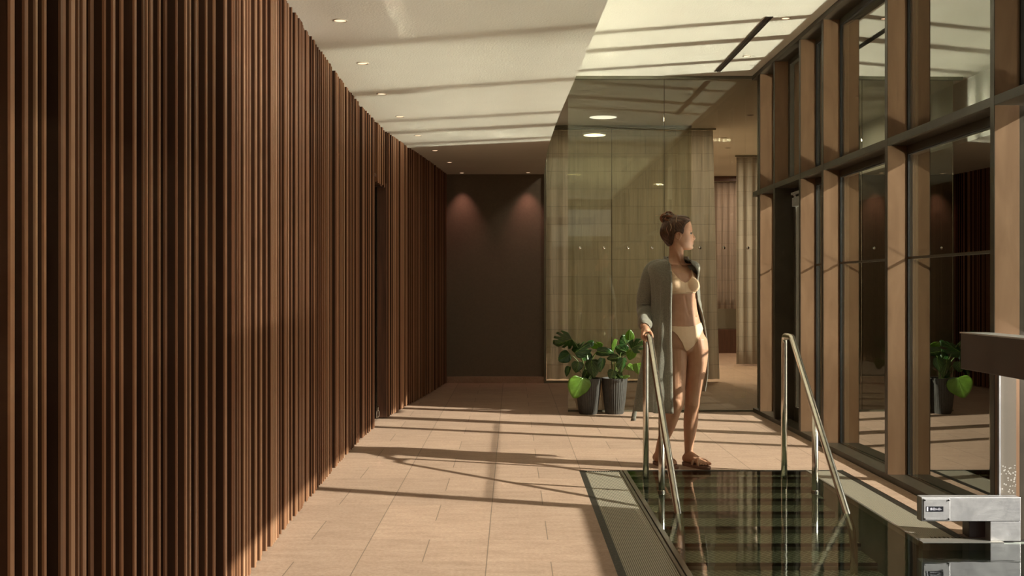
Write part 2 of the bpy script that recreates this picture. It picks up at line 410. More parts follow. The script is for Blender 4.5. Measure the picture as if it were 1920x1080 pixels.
# left wall: dark backing with timber slats, a doorway in it
D0, D1, DZ = 9.52, 10.2, 2.25
back = MB(); prev = None
ys = [-4.2] + [-4 + i * .25 for i in range(54)] + [D0, D1] + [10.2 + i * .24 for i in range(1, 17)]
ys = sorted(set(round(y, 3) for y in ys))
for a, c in zip(ys, ys[1:]):
    z0 = DZ if (a >= D0 - .001 and c <= D1 + .001) else 0
    xa, xc = wx(a) - .105, wx(c) - .105
    back.loft([[(xa, a, z0), (xa - .12, a, z0), (xa - .12, a, CEIL_LOW + .3), (xa, a, CEIL_LOW + .3)], [(xc, c, z0), (xc - .12, c, z0), (xc - .12, c, CEIL_LOW + .3), (xc, c, CEIL_LOW + .3)]])
wl = struct('wall_left', back, 'backing_black')
sl = MB(); sc_ = MB(); FS = .0055; rnd = random.Random(11); y = -3.9
while y < 14.0:
    w = rnd.choice([.009, .011, .013, .016, .020, .026]); gap = rnd.choice([.018, .024, .032, .040, .056] if y < 4.2 else [.010, .014, .018, .024, .030])
    d = rnd.choice([.0, .0, .006, .014, .022, .030]); yc = y + w / 2
    sx = wx(yc) - d; t = (wx(yc + .1) - wx(yc - .1)) / .2
    nrm = Vector((1, -t, 0)).normalized(); tan = Vector((t, 1, 0)).normalized()
    z0 = .012
    inside = D0 - .01 < yc < D1 + .005
    if inside: z0 = DZ - .03 - rnd.random() * .02
    # slight natural bow of a few slats
    bow = rnd.choice([0, 0, 0, .004, -.004])
    dep = (sx - (wx(yc) - .105)) + .01
    c0 = Vector((sx, yc, 0)) - nrm * dep / 2
    rings = []; front = []
    for k in range(5):
        z = z0 + (CEIL_LOW - z0) * k / 4; off = tan * bow * math.sin(PI * k / 4)
        rings.append([tuple(c0 + nrm * (a * dep / 2 - FS * (a > 0)) + tan * e * w * .46 + off + Vector((0, 0, z))) for a, e in ((-1, -1), (1, -1), (1, 1), (-1, 1))])
        front.append([tuple(c0 + nrm * (dep / 2 - FS * (a < 0)) + tan * e * w / 2 + off + Vector((0, 0, z))) for a, e in ((-1, -1), (1, -1), (1, 1), (-1, 1))])
    sc_.loft(rings); sl.loft(front)
    y += w + gap
o = obj('slat_cladding', sl, 'slat_wood', wl); obj('slat_core', sc_, 'slat_side', wl)
# doorway lining in the slat wall
dr = empty('door_1', (wx(9.9) - .2, 9.86, 0)); dr['kind'] = 'structure'
b = MB(); b.box(wx(D1) - .34, wx(D1) - .012, D1, D1 + .035, 0.012, DZ); b.box(wx(D0) - .34, wx(D0) - .04, D0 - .03, D0, 0.012, DZ)
b.box(wx(D1) - .34, wx(D0) - .012, D0 - .03, D1 + .035, DZ, DZ + .03)
obj('door_lining', b, 'wood_dark', dr, bevel=.002)
b = MB(); b.box(wx(D0) - .35, wx(D0) - .31, D0, D1, .02, DZ); obj('door_leaf', b, 'bronze_dark', dr)
b = MB(); b.box(wx(D1) - .135, wx(D1) - .105, D1 - .03, D1 - .001, 0.012, DZ - .01); obj('door_seal', b, 'rubber_black', dr)
b = MB(); b.box(wx(D1) - .103, wx(D1) - .094, D1 - .045, D1 - .001, 0.012, DZ - .01); obj('metal_edge', b, 'steel_polished', dr)
b = MB()
ring = [Vector((wx(D1) - .085 + .012 * math.cos(a), D1 - .06, .055 + .034 * math.sin(a))) for a in [2 * PI * k / 20 for k in range(21)]]
b.tube(ring, .004, 8); b.tube([(wx(D1) - .085, D1 - .06, .09), (wx(D1) - .085, D1 - .02, .13)], .004, 8); obj('ring_pull', b, 'steel_polished', dr, True)
# back wall + skirting
b = MB(); b.box(-2.6, .42, 14.04, 14.2, 0, CEIL_HI); struct('wall_back', b, 'wall_paint')
b = MB(); b.box(wx(13.9) , .42, 14.018, 14.04, 0.001, .085); struct('baseboard_back', b, 'stone_plain', bevel=.003)
# wall behind the viewer, with a high opening to the daylight
b = MB(); b.box(-2.6, 1.2, -4.35, -4.2, 0, 3.5); b.box(1.2, 2.4, -4.35, -4.2, 0, 2.5); b.box(2.4, 2.75, -4.35, -4.2, 0, 3.5); b.box(1.2, 2.4, -4.35, -4.2, 3.15, 3.5)
struct('wall_rear', b, 'wall_paint')
b = MB(); b.box(-2.75, -2.6, -4.35, 14.2, 0, 3.5); struct('wall_outer', b, 'backing_black')
# rooms beyond the glass: end wall, far right wall, exterior wing wall
b = MB(); b.box(-.2, 6.2, 22, 22.15, 0, 3.5); struct('wall_end', b, 'wall_light')
b = MB(); b.box(6.2, 6.35, 10.95, 22.15, 0, 3.5); struct('wall_far_right', b, 'wall_light')
b = MB(); b.box(2.66, 12, 10.9, 11.05, -.1, 5.2); struct('wall_wing', b, 'charcoal_cladding')
b = MB(); b.box(.28, .42, 14.2, 22, 0, 3.5); struct('wall_inner', b, 'wall_light')
# ------------------------------------------------------------------ facade on the right
XF, XO, XG = 2.43, 2.555, 2.576
FINS = [10.44, 9.86, 8.98, 8.32, 6.90, 5.37, 2.86, 1.30, -.30, -1.9, -3.5]
FT = .045
for i, yf in enumerate(FINS):
    b = MB(); b.box(XF, XO, yf, yf + FT, .042 if yf != 2.86 else 0.0, 3.345)
    o = struct('trim_%d' % (i + 1), b, 'bronze_fin', bevel=.0015)
    e = MB(); e.box(XF - .003, XF, yf - .001, yf + FT, .042, 3.345); obj('shaded_edge', e, 'bronze_dark', o)  # dark strip: the fin's unlit inner edge put into the colour
b = MB()
b.box(XF - .002, XO + .125, FINS[-1], 10.76, 2.17, 2.218)
struct('trim_20', b, 'bronze_dark', bevel=.0015)
b = MB(); b.box(XF - .01, XO + .10, -4.2, 10.76, 3.345, 3.388); struct('trim_21', b, 'bronze_dark', bevel=.002)
b = MB(); b.box(XF, XO + .005, 5.37, 10.76, 0.0005, .042); b.box(XF, XO + .10, -4.2, 2.86, .0005, .042); struct('trim_22', b, 'bronze_dark', bevel=.002)
b = MB(); b.box(XO + .003, XO + .009, 5.42, 10.76, .040, .047); struct('trim_23', b, 'steel_polished')
b = MB(); b.box(2.505, 2.66, FINS[0] + FT, 10.9, 0.0, 3.39); struct('trim_24', b, 'bronze_dark')
def rect_frame(b, x0, x1, y0, y1, z0, z1, w, wb=None, wt=None):
    wb = w if wb is None else wb; wt = w if wt is None else wt
    b.box(x0, x1, y0, y0 + w, z0, z1); b.box(x0, x1, y1 - w, y1, z0, z1)
    b.box(x0, x1, y0 + w, y1 - w, z0, z0 + wb); b.box(x0, x1, y0 + w, y1 - w, z1 - wt, z1)
def window(num, ya, yb, lower=True, upper=True, bar=True, fw=.04, grille=True, skew=0.0):
    """bay between the near fin (ya) and the far fin (yb)"""
    y0, y1 = ya + .003, yb + FT - .003
    w = empty('window_%d' % num, (XG, (y0 + y1) / 2, .04)); w['kind'] = 'structure'
    b = MB()
    if lower: rect_frame(b, XO + .001, XO + .105, y0, y1, -.02, 2.17, fw, .02, .05)
    if upper: rect_frame(b, XO + .001, XO + .105, y0, y1, 2.218, 3.345, fw, .03, .04)
    obj('window_frame', b, 'bronze_dark', w, bevel=.002)
    b = MB(); 
    if lower: rect_frame(b, XG - .016, XG - .004, y0 + fw, y1 - fw, .0, 2.12, .008, .008, .008)
    if upper: rect_frame(b, XG - .016, XG - .004, y0 + fw, y1 - fw, 2.248, 3.305, .008, .008, .008)
    obj('gasket', b, 'rubber_black', w)
    b = MB()
    for on, z0, z1 in ((lower, .0, 2.122), (upper, 2.246, 3.307)):
        if on:
            a, c = y0 + fw - .002, y1 - fw + .002
            b.loft([[(XG + skew + d, a, z), (XG - skew + d, c, z)][::1] + [(XG - skew + d + .01, c, z), (XG + skew + d + .01, a, z)] for z, d in ((z0, 0), (z1, 0))])
    obj('pane', b, 'window_glass', w)
    if bar and lower:
        b = MB(); b.box(XO + .003, XO + .013, y0 + fw - .004, y1 - fw + .004, 1.436, 1.452); obj('guard_bar', b, 'bronze_dark', w)
    return w
window(1, 9.86, 10.44)
window(3, 8.32, 8.98)
window(4, 6.90, 8.32, skew=.008); window(5, 5.37, 6.90, skew=.009)
w6 = window(6, 2.86, 5.37, lower=False)
b = MB(); b.box(XG, XG + .01, 2.90, 5.38, 1.03, 2.14); obj('pane', b, 'window_glass', w6)
for k in range(4): window(7 + k, FINS[7 + k], FINS[6 + k])
b = MB()      # drain grille outdoors, just past the glass
for ya, yb in ((6.90 + FT, 8.32), (5.37 + FT, 6.90)):
    yy = ya + .02
    while yy < yb - .02:
        b.box(2.60, 2.73, yy, yy + .006, .018, .034); yy += .018
    b.box(2.60, 2.73, ya, yb, .0, .018)
g = struct('trim_25', b, 'bronze_dark')
# lower part of fin 2 is the dark lining of the garden door
b = MB(); b.box(XF, XO + .09, 9.845, 9.862, .0, 2.17); struct('trim_26', b, 'bronze_dark')
dd = empty('door_2', (XG, 9.42, 0)); dd['kind'] = 'structure'
b = MB(); rect_frame(b, 2.60, 2.665, 8.98 + FT, 9.845, .0, 2.17, .075, .16, .08); obj('door_frame', b, 'bronze_dark', dd, bevel=.003)
b = MB(); rect_frame(b, 2.596, 2.60, 8.98 + FT + .07, 9.77, .155, 2.095, .006); rect_frame(b, 2.596, 2.60, 8.98 + FT + .085, 9.755, .17, 2.08, .003); obj('glazing_bead', b, 'steel_polished', dd)
b = MB(); b.box(2.62, 2.63, 8.98 + FT + .07, 9.775, .155, 2.095); obj('pane', b, 'window_glass', dd)
b = MB(); b.box(2.535, 2.60, 9.40, 9.66, 1.985, 2.065); obj('door_closer', b, 'steel_brushed', dd, bevel=.003)
b = MB(); b.box(2.51, 2.54, 9.28, 9.60, 2.085, 2.105); b.tube([(2.55, 9.58, 2.06), (2.53, 9.58, 2.09)], .009, 8); obj('closer_arm', b, 'steel_brushed', dd)
b = MB(); b.box(2.56, 2.575, 9.12, 9.14, 1.50, 1.80); b.box(2.56, 2.60, 9.12, 9.14, 1.51, 1.53); b.box(2.56, 2.60, 9.12, 9.14, 1.77, 1.79); obj('pull_handle', b, 'steel_polished', dd, bevel=.002)
b = MB(); b.box(XO, XO + .085, 9.025, 9.86, 2.218, 3.345)
w = empty('window_2', (XG, 9.42, 2.2)); w['kind'] = 'structure'
b = MB(); rect_frame(b, XO, XO + .085, 9.025, 9.86, 2.218, 3.345, .05, .03, .04); obj('window_frame', b, 'bronze_dark', w, bevel=.002)
b = MB(); b.box(XG, XG + .012, 9.07, 9.815, 2.246, 3.307); obj('pane', b, 'window_glass', w)
# ------------------------------------------------------------------ glass screen
gs = empty('glass_screen', (1.53, 10.78, 0), 'tall clear glass screen with a row of small round studs, behind the two potted plants', 'glass screen')
for x0, x1 in ((.566, 1.534), (1.539, 2.484)):
    b = MB(); b.box(x0, x1, 10.775, 10.785, .018, 3.365); obj('pane', b, 'screen_glass', gs)
b = MB(); b.box(1.5345, 1.5385, 10.774, 10.786, .018, 3.365); obj('joint', b, 'bronze_dark', gs)
b = MB(); b.box(.47, 2.505, 10.755, 10.80, 3.358, 3.392); obj('top_channel', b, 'steel_frame', gs)
b = MB(); b.box(.566, 2.484, 10.765, 10.795, .0005, .018); obj('bottom_channel', b, 'steel_frame', gs)
b = MB(); b.box(2.483, 2.508, 10.755, 10.80, 0.0005, 3.358); obj('side_channel', b, 'steel_frame', gs)
for k in range(8):
    x = (1087 + 45 * k - 960) / 2000 * 10.78
    b = MB(); c = (x, 10.773, 1.655)
    rings = [[(c[0] + r * math.cos(a), c[1] - d, c[2] + r * math.sin(a)) for a in [2 * PI * q / 16 for q in range(16)]] for r, d in ((.015, -.002), (.015, .004), (.011, .009), (.005, .011))]
    b.loft(rings); obj('stud', b, 'steel_polished', gs, True, auto=40)
# second glass wall further back
g2 = empty('glass_wall', (1.4, 14.06, 0), 'framed glass wall with a curtain right behind it, at the far end beside the dark wall', 'glass wall')
b = MB(); b.box(.42, .45, 14.0, 14.07, 0.0005, 3.385); obj('post', b, 'steel_frame', g2)
b = MB(); b.box(.45, 2.36, 14.02, 14.07, 3.352, 3.385); obj('top_rail', b, 'steel_frame', g2)
b = MB(); b.box(.45, 2.36, 14.02, 14.07, .0005, .03); obj('bottom_rail', b, 'steel_frame', g2)
for x0, x1 in ((.45, 1.309), (1.316, 2.36)):
    b = MB(); b.box(x0, x1, 14.04, 14.05, .03, 3.352); obj('pane', b, 'screen_glass', g2)
b = MB(); b.box(1.309, 1.316, 14.038, 14.052, .03, 3.352); obj('joint', b, 'bronze_dark', g2)
# ------------------------------------------------------------------ curtains
def curtain(name, x0, x1, Y, z0, z1, mat, label, group=None, amp=.035, per=.17, seed=1, lean=0, mod=None):
    r = random.Random(seed); b = MB(); N = int((x1 - x0) / .012); rows = []
    ph = [r.uniform(0, 6) for _ in range(4)]
    for i in range(13):
        t = i / 12; z = z1 + (z0 - z1) * t; row = []
        for j in range(N + 1):
            u = j / N; x = x0 + (x1 - x0 + lean * t) * u
            a = amp * (.45 + .55 * t) * (1 if mod is None else mod(x))
            y = Y + a * math.sin(2 * PI * x / per + ph[0] + .5 * math.sin(3 * x + ph[1])) + a * .45 * math.sin(2 * PI * x / (per * 2.7) + ph[2] + .6 * t)
            row.append((x, y, z))
        rows.append(row)
    b.grid(rows); o = obj(name, b, mat, None, True, at=((x0 + x1) / 2, Y, z0))
    m = o.modifiers.new('s', 'SOLIDIFY'); m.thickness = .0015
    return tag(o, label, 'curtain', group)
def curtain_track(x0, x1, Y, z, parent):
    b = MB(); b.box(x0, x1, Y - .02, Y + .02, z, z + .02); obj('curtain_rail', b, 'steel_frame', parent)
c = curtain('sheer_curtain', .46, 2.68, 14.24, .035, 3.355, 'curtain', 'wide sheer beige curtain with woven block pattern hanging full width behind the far glass wall', amp=.03, lean=.09, mod=lambda x: 1.2 if x < .85 or x > 2.0 else .25)
curtain_track(.45, 2.72, 14.24, 3.36, c)
c = curtain('sheer_curtain', 3.62, 4.9, 17.2, .02, 3.36, 'curtain', 'narrow sheer beige curtain beyond the glass screen, next to the bronze window frames', amp=.04, per=.14, seed=4)
curtain_track(3.6, 4.9, 17.2, 3.365, c)
c = curtain('sheer_curtain', 3.9, 5.2, 20.6, .85, 3.3, 'curtain_pink', 'pinkish lit sheer curtain seen deep in the room through the gap between two beige curtains', amp=.03, per=.12, seed=6)
curtain_track(3.9, 5.2, 20.6, 3.31, c)
b = MB(); b.box(3.0, 6.0, 20.4, 20.5, 3.3, 3.39); b.box(3.0, 6, 20.45, 20.95, 0, .45); struct('trim_27', b, 'wood_dark')
b = MB(); b.box(3.62, 3.66, 17.25, 22, 0, 3.39) if 0 else None
# ------------------------------------------------------------------ lamps in the ceilings
def downlight(x, y, z, r, label, mat='lamp_warm', group='downlights in the ceiling'):
    b = MB(); b.lathe([(r * .80, .001), (r * .84, -.004), (r, -.004), (r * 1.04, .001)], (x, y, z), 28, cap=False)
    rings = [[(x + q * math.cos(a), y + q * math.sin(a), z + dz) for a in [2 * PI * k / 28 for k in range(28)]] for q, dz in ((r * .80, .002), (r * .86, -.005), (r * 1.02, -.004), (r * 1.05, .002))]
    b = MB(); b.loft(rings + [rings[0]], cap=False)
    o = obj('ceiling_downlight', b, 'lamp_ring', None, True, at=(x, y, z)); tag(o, label, 'ceiling light', group)
    b = MB(); b.loft([[(x + q * math.cos(a), y + q * math.sin(a), z + dz) for a in [2 * PI * k / 24 for k in range(24)]] for q, dz in ((r * .82, -.0005), (r * .6, -.002), (r * .1, -.0028))])
    obj('lens', b, mat, o)
    return o
ords = ['nearest', 'second nearest', 'third nearest', 'fourth', 'fifth', 'sixth', 'seventh', 'farthest']
for k, (x, y) in enumerate([(-.959, 5.96), (-.992, 7.09), (-1.002, 8.21), (-.975, 9.29), (-.92, 10.45), (-.835, 11.59), (-.741, 12.67), (-.651, 13.84)]):
    lab = '%s round downlight in the row along the slatted timber wall' % ords[k] if k < 7 else 'left one of the two small downlights in front of the dark end wall'
    downlight(x + (0.0), y, CEIL_LOW, .040, lab, group='row of downlights along the timber wall')
downlight(.208, 13.80, CEIL_LOW, .040, 'right one of the two small downlights in front of the dark end wall', group='downlights at the dark end wall')
downlight(2.17, 8.46, CEIL_HI, .038, 'nearer round downlight beside the black air slot in the high ceiling', group='downlights in the high ceiling')
downlight(2.17, 9.84, CEIL_HI, .038, 'farther round downlight beside the far end of the black air slot', group='downlights in the high ceiling')
b = MB(); b.ell((1.14, 13.35, CEIL_HI - .006), .17, .12, .008, 28, 8); o = obj('ceiling_glow', b, 'glow_white', None, True, at=(1.14, 13.35, CEIL_HI)); tag(o, 'bright glowing oval added on the ceiling above the curtain behind the glass screen', 'ceiling light')  # glowing disc added for a bright reflected patch on the ceiling
for k, (x, y) in enumerate([(3.02, 15.2), (3.3, 16.3), (2.95, 13.2)]):
    downlight(x, y, CEIL_HI, .045, ['small dark rimmed downlight behind the glass screen, middle of the three on the right', 'small downlight behind the glass screen, farthest of the three, above the right curtain', 'small downlight behind the glass screen, nearest of the three on the right'][k], 'bronze_dark', group='downlights beyond the glass')
# slot diffuser
sd = empty('air_slot', (2.03, 9.47, CEIL_HI), 'long black linear air slot in the high ceiling near the windows', 'air vent')
b = MB(); b.box(2.005, 2.055, 8.41, 10.54, CEIL_HI - .003, CEIL_HI + .002); obj('slot_body', b, 'rubber_black', sd)
b = MB(); b.box(2.001, 2.007, 8.41, 10.54, CEIL_HI - .006, CEIL_HI + .001); b.box(2.053, 2.059, 8.41, 10.54, CEIL_HI - .006, CEIL_HI + .001); b.box(2.028, 2.033, 8.41, 10.54, CEIL_HI - .006, CEIL_HI + .001); obj('slot_blade', b, 'bronze_dark', sd)
# ------------------------------------------------------------------ POOL
pl = empty('swimming_pool', (1.4, 4.0, 0), 'steel swimming pool with wide steps and overflow gutters, sunk in the tiled floor', 'swimming pool')
WZ = -.0025
b = MB()   # basin walls and bottom
b.box(POOL_L - .05, POOL_L, -3.5, POOL_B, -1.4, -.012); b.box(POOL_L - .05, POOL_R + .05, POOL_B, POOL_B + .02, -1.4, -.006)
b.box(POOL_R, POOL_R + .05, 5.30, POOL_B, -1.4, -.012); b.box(POOL_R, POOL_R + .05, -3.5, 2.86, -1.4, -.012)
b.box(POOL_R, 3.15, 5.25, 5.30, -1.4, -.012); b.box(3.1, 3.15, 2.81, 5.3, -1.4, -.02); b.box(POOL_R, 2.7, 2.81, 2.86, -1.4, -.012); b.box(POOL_L - .05, 3.15, -3.55, 5.3, -1.45, -1.35); b.box(POOL_L, POOL_R + .05, -3.55, -3.5, -1.4, -.012)
b.box(POOL_L - .05, POOL_R + .05, 5.3, POOL_B, -1.45, -1.4)
obj('basin', b, 'pool_steel', pl)
stair = None; b = MB()
NOS = [7.22, 7.07, 6.88, 6.67, 6.43, 6.17, 5.89, 5.60, 5.30, 5.0, 4.7]
bz = MB()
for k, yn in enumerate(NOS):
    yb = NOS[k - 1] if k else POOL_B
    z = -(.03 + .04 * k)
    bz.box(POOL_L, POOL_R if yb > 5.3 else POOL_R, yn + .004, yb + .004, z - .04 - .02, z - .004)
stair = obj('staircase', bz, 'pool_steel', pl)
for k, yn in enumerate(NOS):
    yb = NOS[k - 1] if k else POOL_B
    z = -(.03 + .04 * k); b = MB(); b.box(POOL_L + .001, POOL_R - .001, yn + .012, yb + (.0 if k == 0 else .004), z - .004, z); obj('tread', b, 'pool_tread', stair)
    b = MB(); b.box(POOL_L + .001, POOL_R - .001, yn, yn + .012, z - .016, z + .001); obj('nosing', b, 'rubber_black', stair)
# gutters
b = MB(); b.box(.50, .735, -3.6, POOL_B - .03, -.03, -.004); obj('gutter_grate', b, 'grate', pl)
b = MB(); b.box(.46, .50, -3.6, POOL_B, -.05, -.002); b.box(.50, .735, POOL_B - .012, POOL_B, -.05, -.002); obj('channel_edge', b, 'channel_edge', pl)
b = MB()
for k in range(15):
    x = .515 + k * .0148; b.box(x, x + .006, POOL_B - .03 - .0018 * k, POOL_B - .012, -.02, -.002)
obj('comb', b, 'steel_light_rim', pl)
b = MB(); b.box(.50, .735, POOL_B - .06, POOL_B - .012, -.05, -.03); obj('gutter_bottom', b, 'rubber_black', pl)
b = MB(); b.box(.735, .752, -3.6, POOL_B, -.03, .002); b.box(.760, .787, -3.6, POOL_B + .002, -.03, .001); b.box(.752, .760, -3.6, POOL_B, -.03, -.01); obj('overflow_rim', b, 'steel_rim', pl, bevel=.001)
b = MB(); b.box(POOL_R + .012, 2.222, 5.33, POOL_B - .004, -.03, -.003); obj('gutter_grate', b, 'grate', pl)
b = MB(); b.box(POOL_R - .004, POOL_R + .012, 5.30, POOL_B, -.03, .000); b.box(POOL_R - .0, 2.42, 5.245, 5.325, -.04, .000); b.box(POOL_L, 2.27, POOL_B, POOL_B + .008, -.02, .0015); obj('overflow_rim', b, 'steel_light_rim', pl)
b = MB(); b.box(2.222, 2.27, 5.33, POOL_B, -.05, -.002); obj('channel_edge', b, 'channel_edge', pl)
b = MB()
for k in range(9): b.box(2.10 + k * .021, 2.108 + k * .021, 5.325, 5.36, -.02, .001)
obj('comb', b, 'steel_rim', pl)
b = MB(); b.box(POOL_R, 2.75, 5.30, 5.42, -.3, -.02); b.box(.5, .74, -3.6, POOL_B, -.3, -.052); obj('gutter_bottom', b, 'rubber_black', pl)
b = MB(); b.grid([[(POOL_L, 5.25, WZ), (POOL_R, 5.25, WZ)], [(POOL_L, POOL_B, WZ), (POOL_R, POOL_B, WZ)]])
b.grid([[(POOL_L, -3.5, WZ), (POOL_R, -3.5, WZ)], [(POOL_L, 5.25, WZ), (POOL_R, 5.25, WZ)]])
b.grid([[(POOL_R, 2.86, WZ), (3.1, 2.86, WZ)], [(POOL_R, 5.25, WZ), (3.1, 5.25, WZ)]])
o = obj('water', b, 'water', pl); 
bm = bmesh.new(); bm.from_mesh(o.data); bmesh.ops.remove_doubles(bm, verts=bm.verts, dist=1e-4)
for f in bm.faces:
    if f.normal.z < 0: f.normal_flip()
bm.to_mesh(o.data); bm.free()
# ------------------------------------------------------------------ handrails
def handrail(x, label):
    r = .0205; root = empty('pool_handrail', (x, 6.9, 0), label, 'handrail', 'steel handrails of the pool steps')
    pts = [(x - .008, 7.25, -.03), (x - .008, 7.25, .5), (x - .008, 7.25, .875)]
    for k in range(1, 7):
        a = PI / 2 * k / 6; pts.append((x - .008, 7.25 - .04 * (1 - math.cos(a)), .885 + .04 * math.sin(a)))
    pts += [(x - .006, 7.15, .925)]
    ys, zs = 7.09, .925; sl = math.atan(.83)
    for k in range(1, 7):
        a = sl * k / 6; pts.append((x - .005, ys - .07 * math.sin(a), zs - .07 * (1 - math.cos(a))))
    y0, z0 = pts[-1][1], pts[-1][2]
    yend = 5.86; pts += [(x, 6.5, z0 - (y0 - 6.5) * .83), (x + .008, yend, z0 - (y0 - yend) * .83)]
    zb = pts[-1][2]
    for k in range(1, 7):
        a = (PI / 2 - sl) * k / 6; pts.append((x + .008, yend - .05 * math.sin(a), zb - .02 * k))
    pts.append((x + .008, pts[-1][1], zb - .45))
    b = MB(); b.tube(pts, r, 20); obj('rail', b, 'steel_polished', root, True)
    zt = z0 - (y0 - 6.54) * .83
    b = MB(); b.tube([(x, 6.54, -.20), (x, 6.54, zt)], r * .97, 20); obj('post', b, 'steel_polished', root, True)
    b = MB(); b.tube([(x, 6.54, -.012), (x, 6.54, .008)], r * 1.12, 20); obj('sleeve_joint', b, 'steel_polished', root, True, auto=40)
    b = MB(); b.tube([(x - .008, 7.25, -.034), (x - .008, 7.25, -.022)], r * 1.5, 20); obj('foot_flange', b, 'steel_polished', root, True, auto=40)
    return root
handrail(.918, 'polished steel pool handrail with the woman\'s hand on top')
handrail(1.858, 'polished steel pool handrail with nobody on it, nearer the windows')
# ------------------------------------------------------------------ swim-out gate: steel control box, beam, posts
cb = empty('steel_control_box', (2.27, 5.30, 0), 'brushed steel box arm with a black label plate, standing at the water edge', 'steel box')
b = MB(); b.box(2.022, 2.514, 5.27, 5.33, .0966, .216); obj('arm', b, 'steel_brushed', cb, bevel=.003)
b = MB(); b.box(2.364, 2.514, 5.272, 5.33, 0.0, .0960); obj('foot', b, 'steel_brushed', cb, bevel=.002)
b = MB(); b.box(2.032, 2.163, 5.2655, 5.27, .104, .209); cp = obj('cover_plate', b, 'steel_brushed', cb, bevel=.002)
for x in (2.038, 2.156):
    for z in (.110, .203):
        b = MB(); b.loft([[(x + q * math.cos(a), 5.2655 - d, z + q * math.sin(a)) for a in [2 * PI * k / 12 for k in range(12)]] for q, d in ((.0042, 0), (.0042, .003), (.002, .004))]); obj('screw', b, 'rubber_black', cp)
b = MB(); b.box(2.046, 2.129, 5.2642, 5.2655, .146, .172); lb = obj('label_plate', b, 'label_black', cp)
b = MB(); b.box(2.047, 2.054, 5.2636, 5.2642, .148, .170)
r = random.Random(5)
for k in range(14):
    x = 2.064 + k * .0040; h = r.uniform(.003, .011); b.box(x, x + r.uniform(.0015, .003), 5.2636, 5.2642, .156 - h * .3, .156 + h)
obj('label_print', b, 'label_print', lb)
bm_ = empty('bronze_beam', (2.35, 4.2, 0), 'dark brown metal beam at waist height, cut off by the right edge above the steel box', 'beam')
b = MB(); b.box(2.30, 2.42, 2.92, 5.47, .836, 1.018); obj('beam_body', b, 'bronze_beam', bm_, bevel=.003)
b = MB(); b.box(2.298, 2.428, 2.92, 5.475, 1.018, 1.025); obj('cap_strip', b, 'steel_brushed', bm_)
b = MB(); b.box(2.33, 2.42, 5.372, 5.40, .0, .836); obj('beam_post', b, 'bronze_dark', bm_) if 0 else None
pb = MB(); pb.box(2.29, 2.43, 5.345, 5.425, 0.0, .118); o = obj('bronze_plinth_block', pb, 'bronze_beam', None, at=(2.36, 5.38, 0), bevel=.002)
tag(o, 'low brown block on the floor right behind the steel control box', 'block')
wp = empty('splash_panel', (2.49, 5.38, .042), 'narrow wet glass panel with a bright steel edge between the beam and the steel box', 'glass panel')
b = MB(); b.box(2.450, 2.53, 5.352, 5.360, .0425, .90); obj('pane', b, 'wet_glass', wp)
b = MB(); b.box(2.441, 2.450, 5.345, 5.365, .0425, .90); obj('steel_edge', b, 'steel_brushed', wp)
# ------------------------------------------------------------------ outdoors
b = MB(); b.box(2.66, 14, 5.30, 10.9, -.4, -.02); b.box(3.15, 14, 2.81, 5.30, -.4, -.02); b.box(2.75, 14, -8, 2.81, -.4, -.02); struct('terrace', b, 'terrace_stone')
b = MB(); b.box(6.1, 9.8, 4.0, 10.6, -.019, -.008); struct('sun_reflector', b, 'reflector_bright'); b = MB(); b.box(3.85, 6.09, 4.75, 10.6, -.019, -.008); struct('sun_reflector_dim', b, 'reflector_mid'); b = MB(); b.box(3.15, 6.09, -7, 4.74, -.019, -.008); b.box(6.1, 9.8, -7, 3.99, -.019, -.008); struct('sun_reflector_dim', b, 'reflector_low')  # mirror sheets added outdoors to throw sun up onto the ceilings
b = MB(); b.box(2.72, 5.02, -4.3, 10.9, 3.50, 3.72); struct('roof_overhang', b, 'soffit_brown')

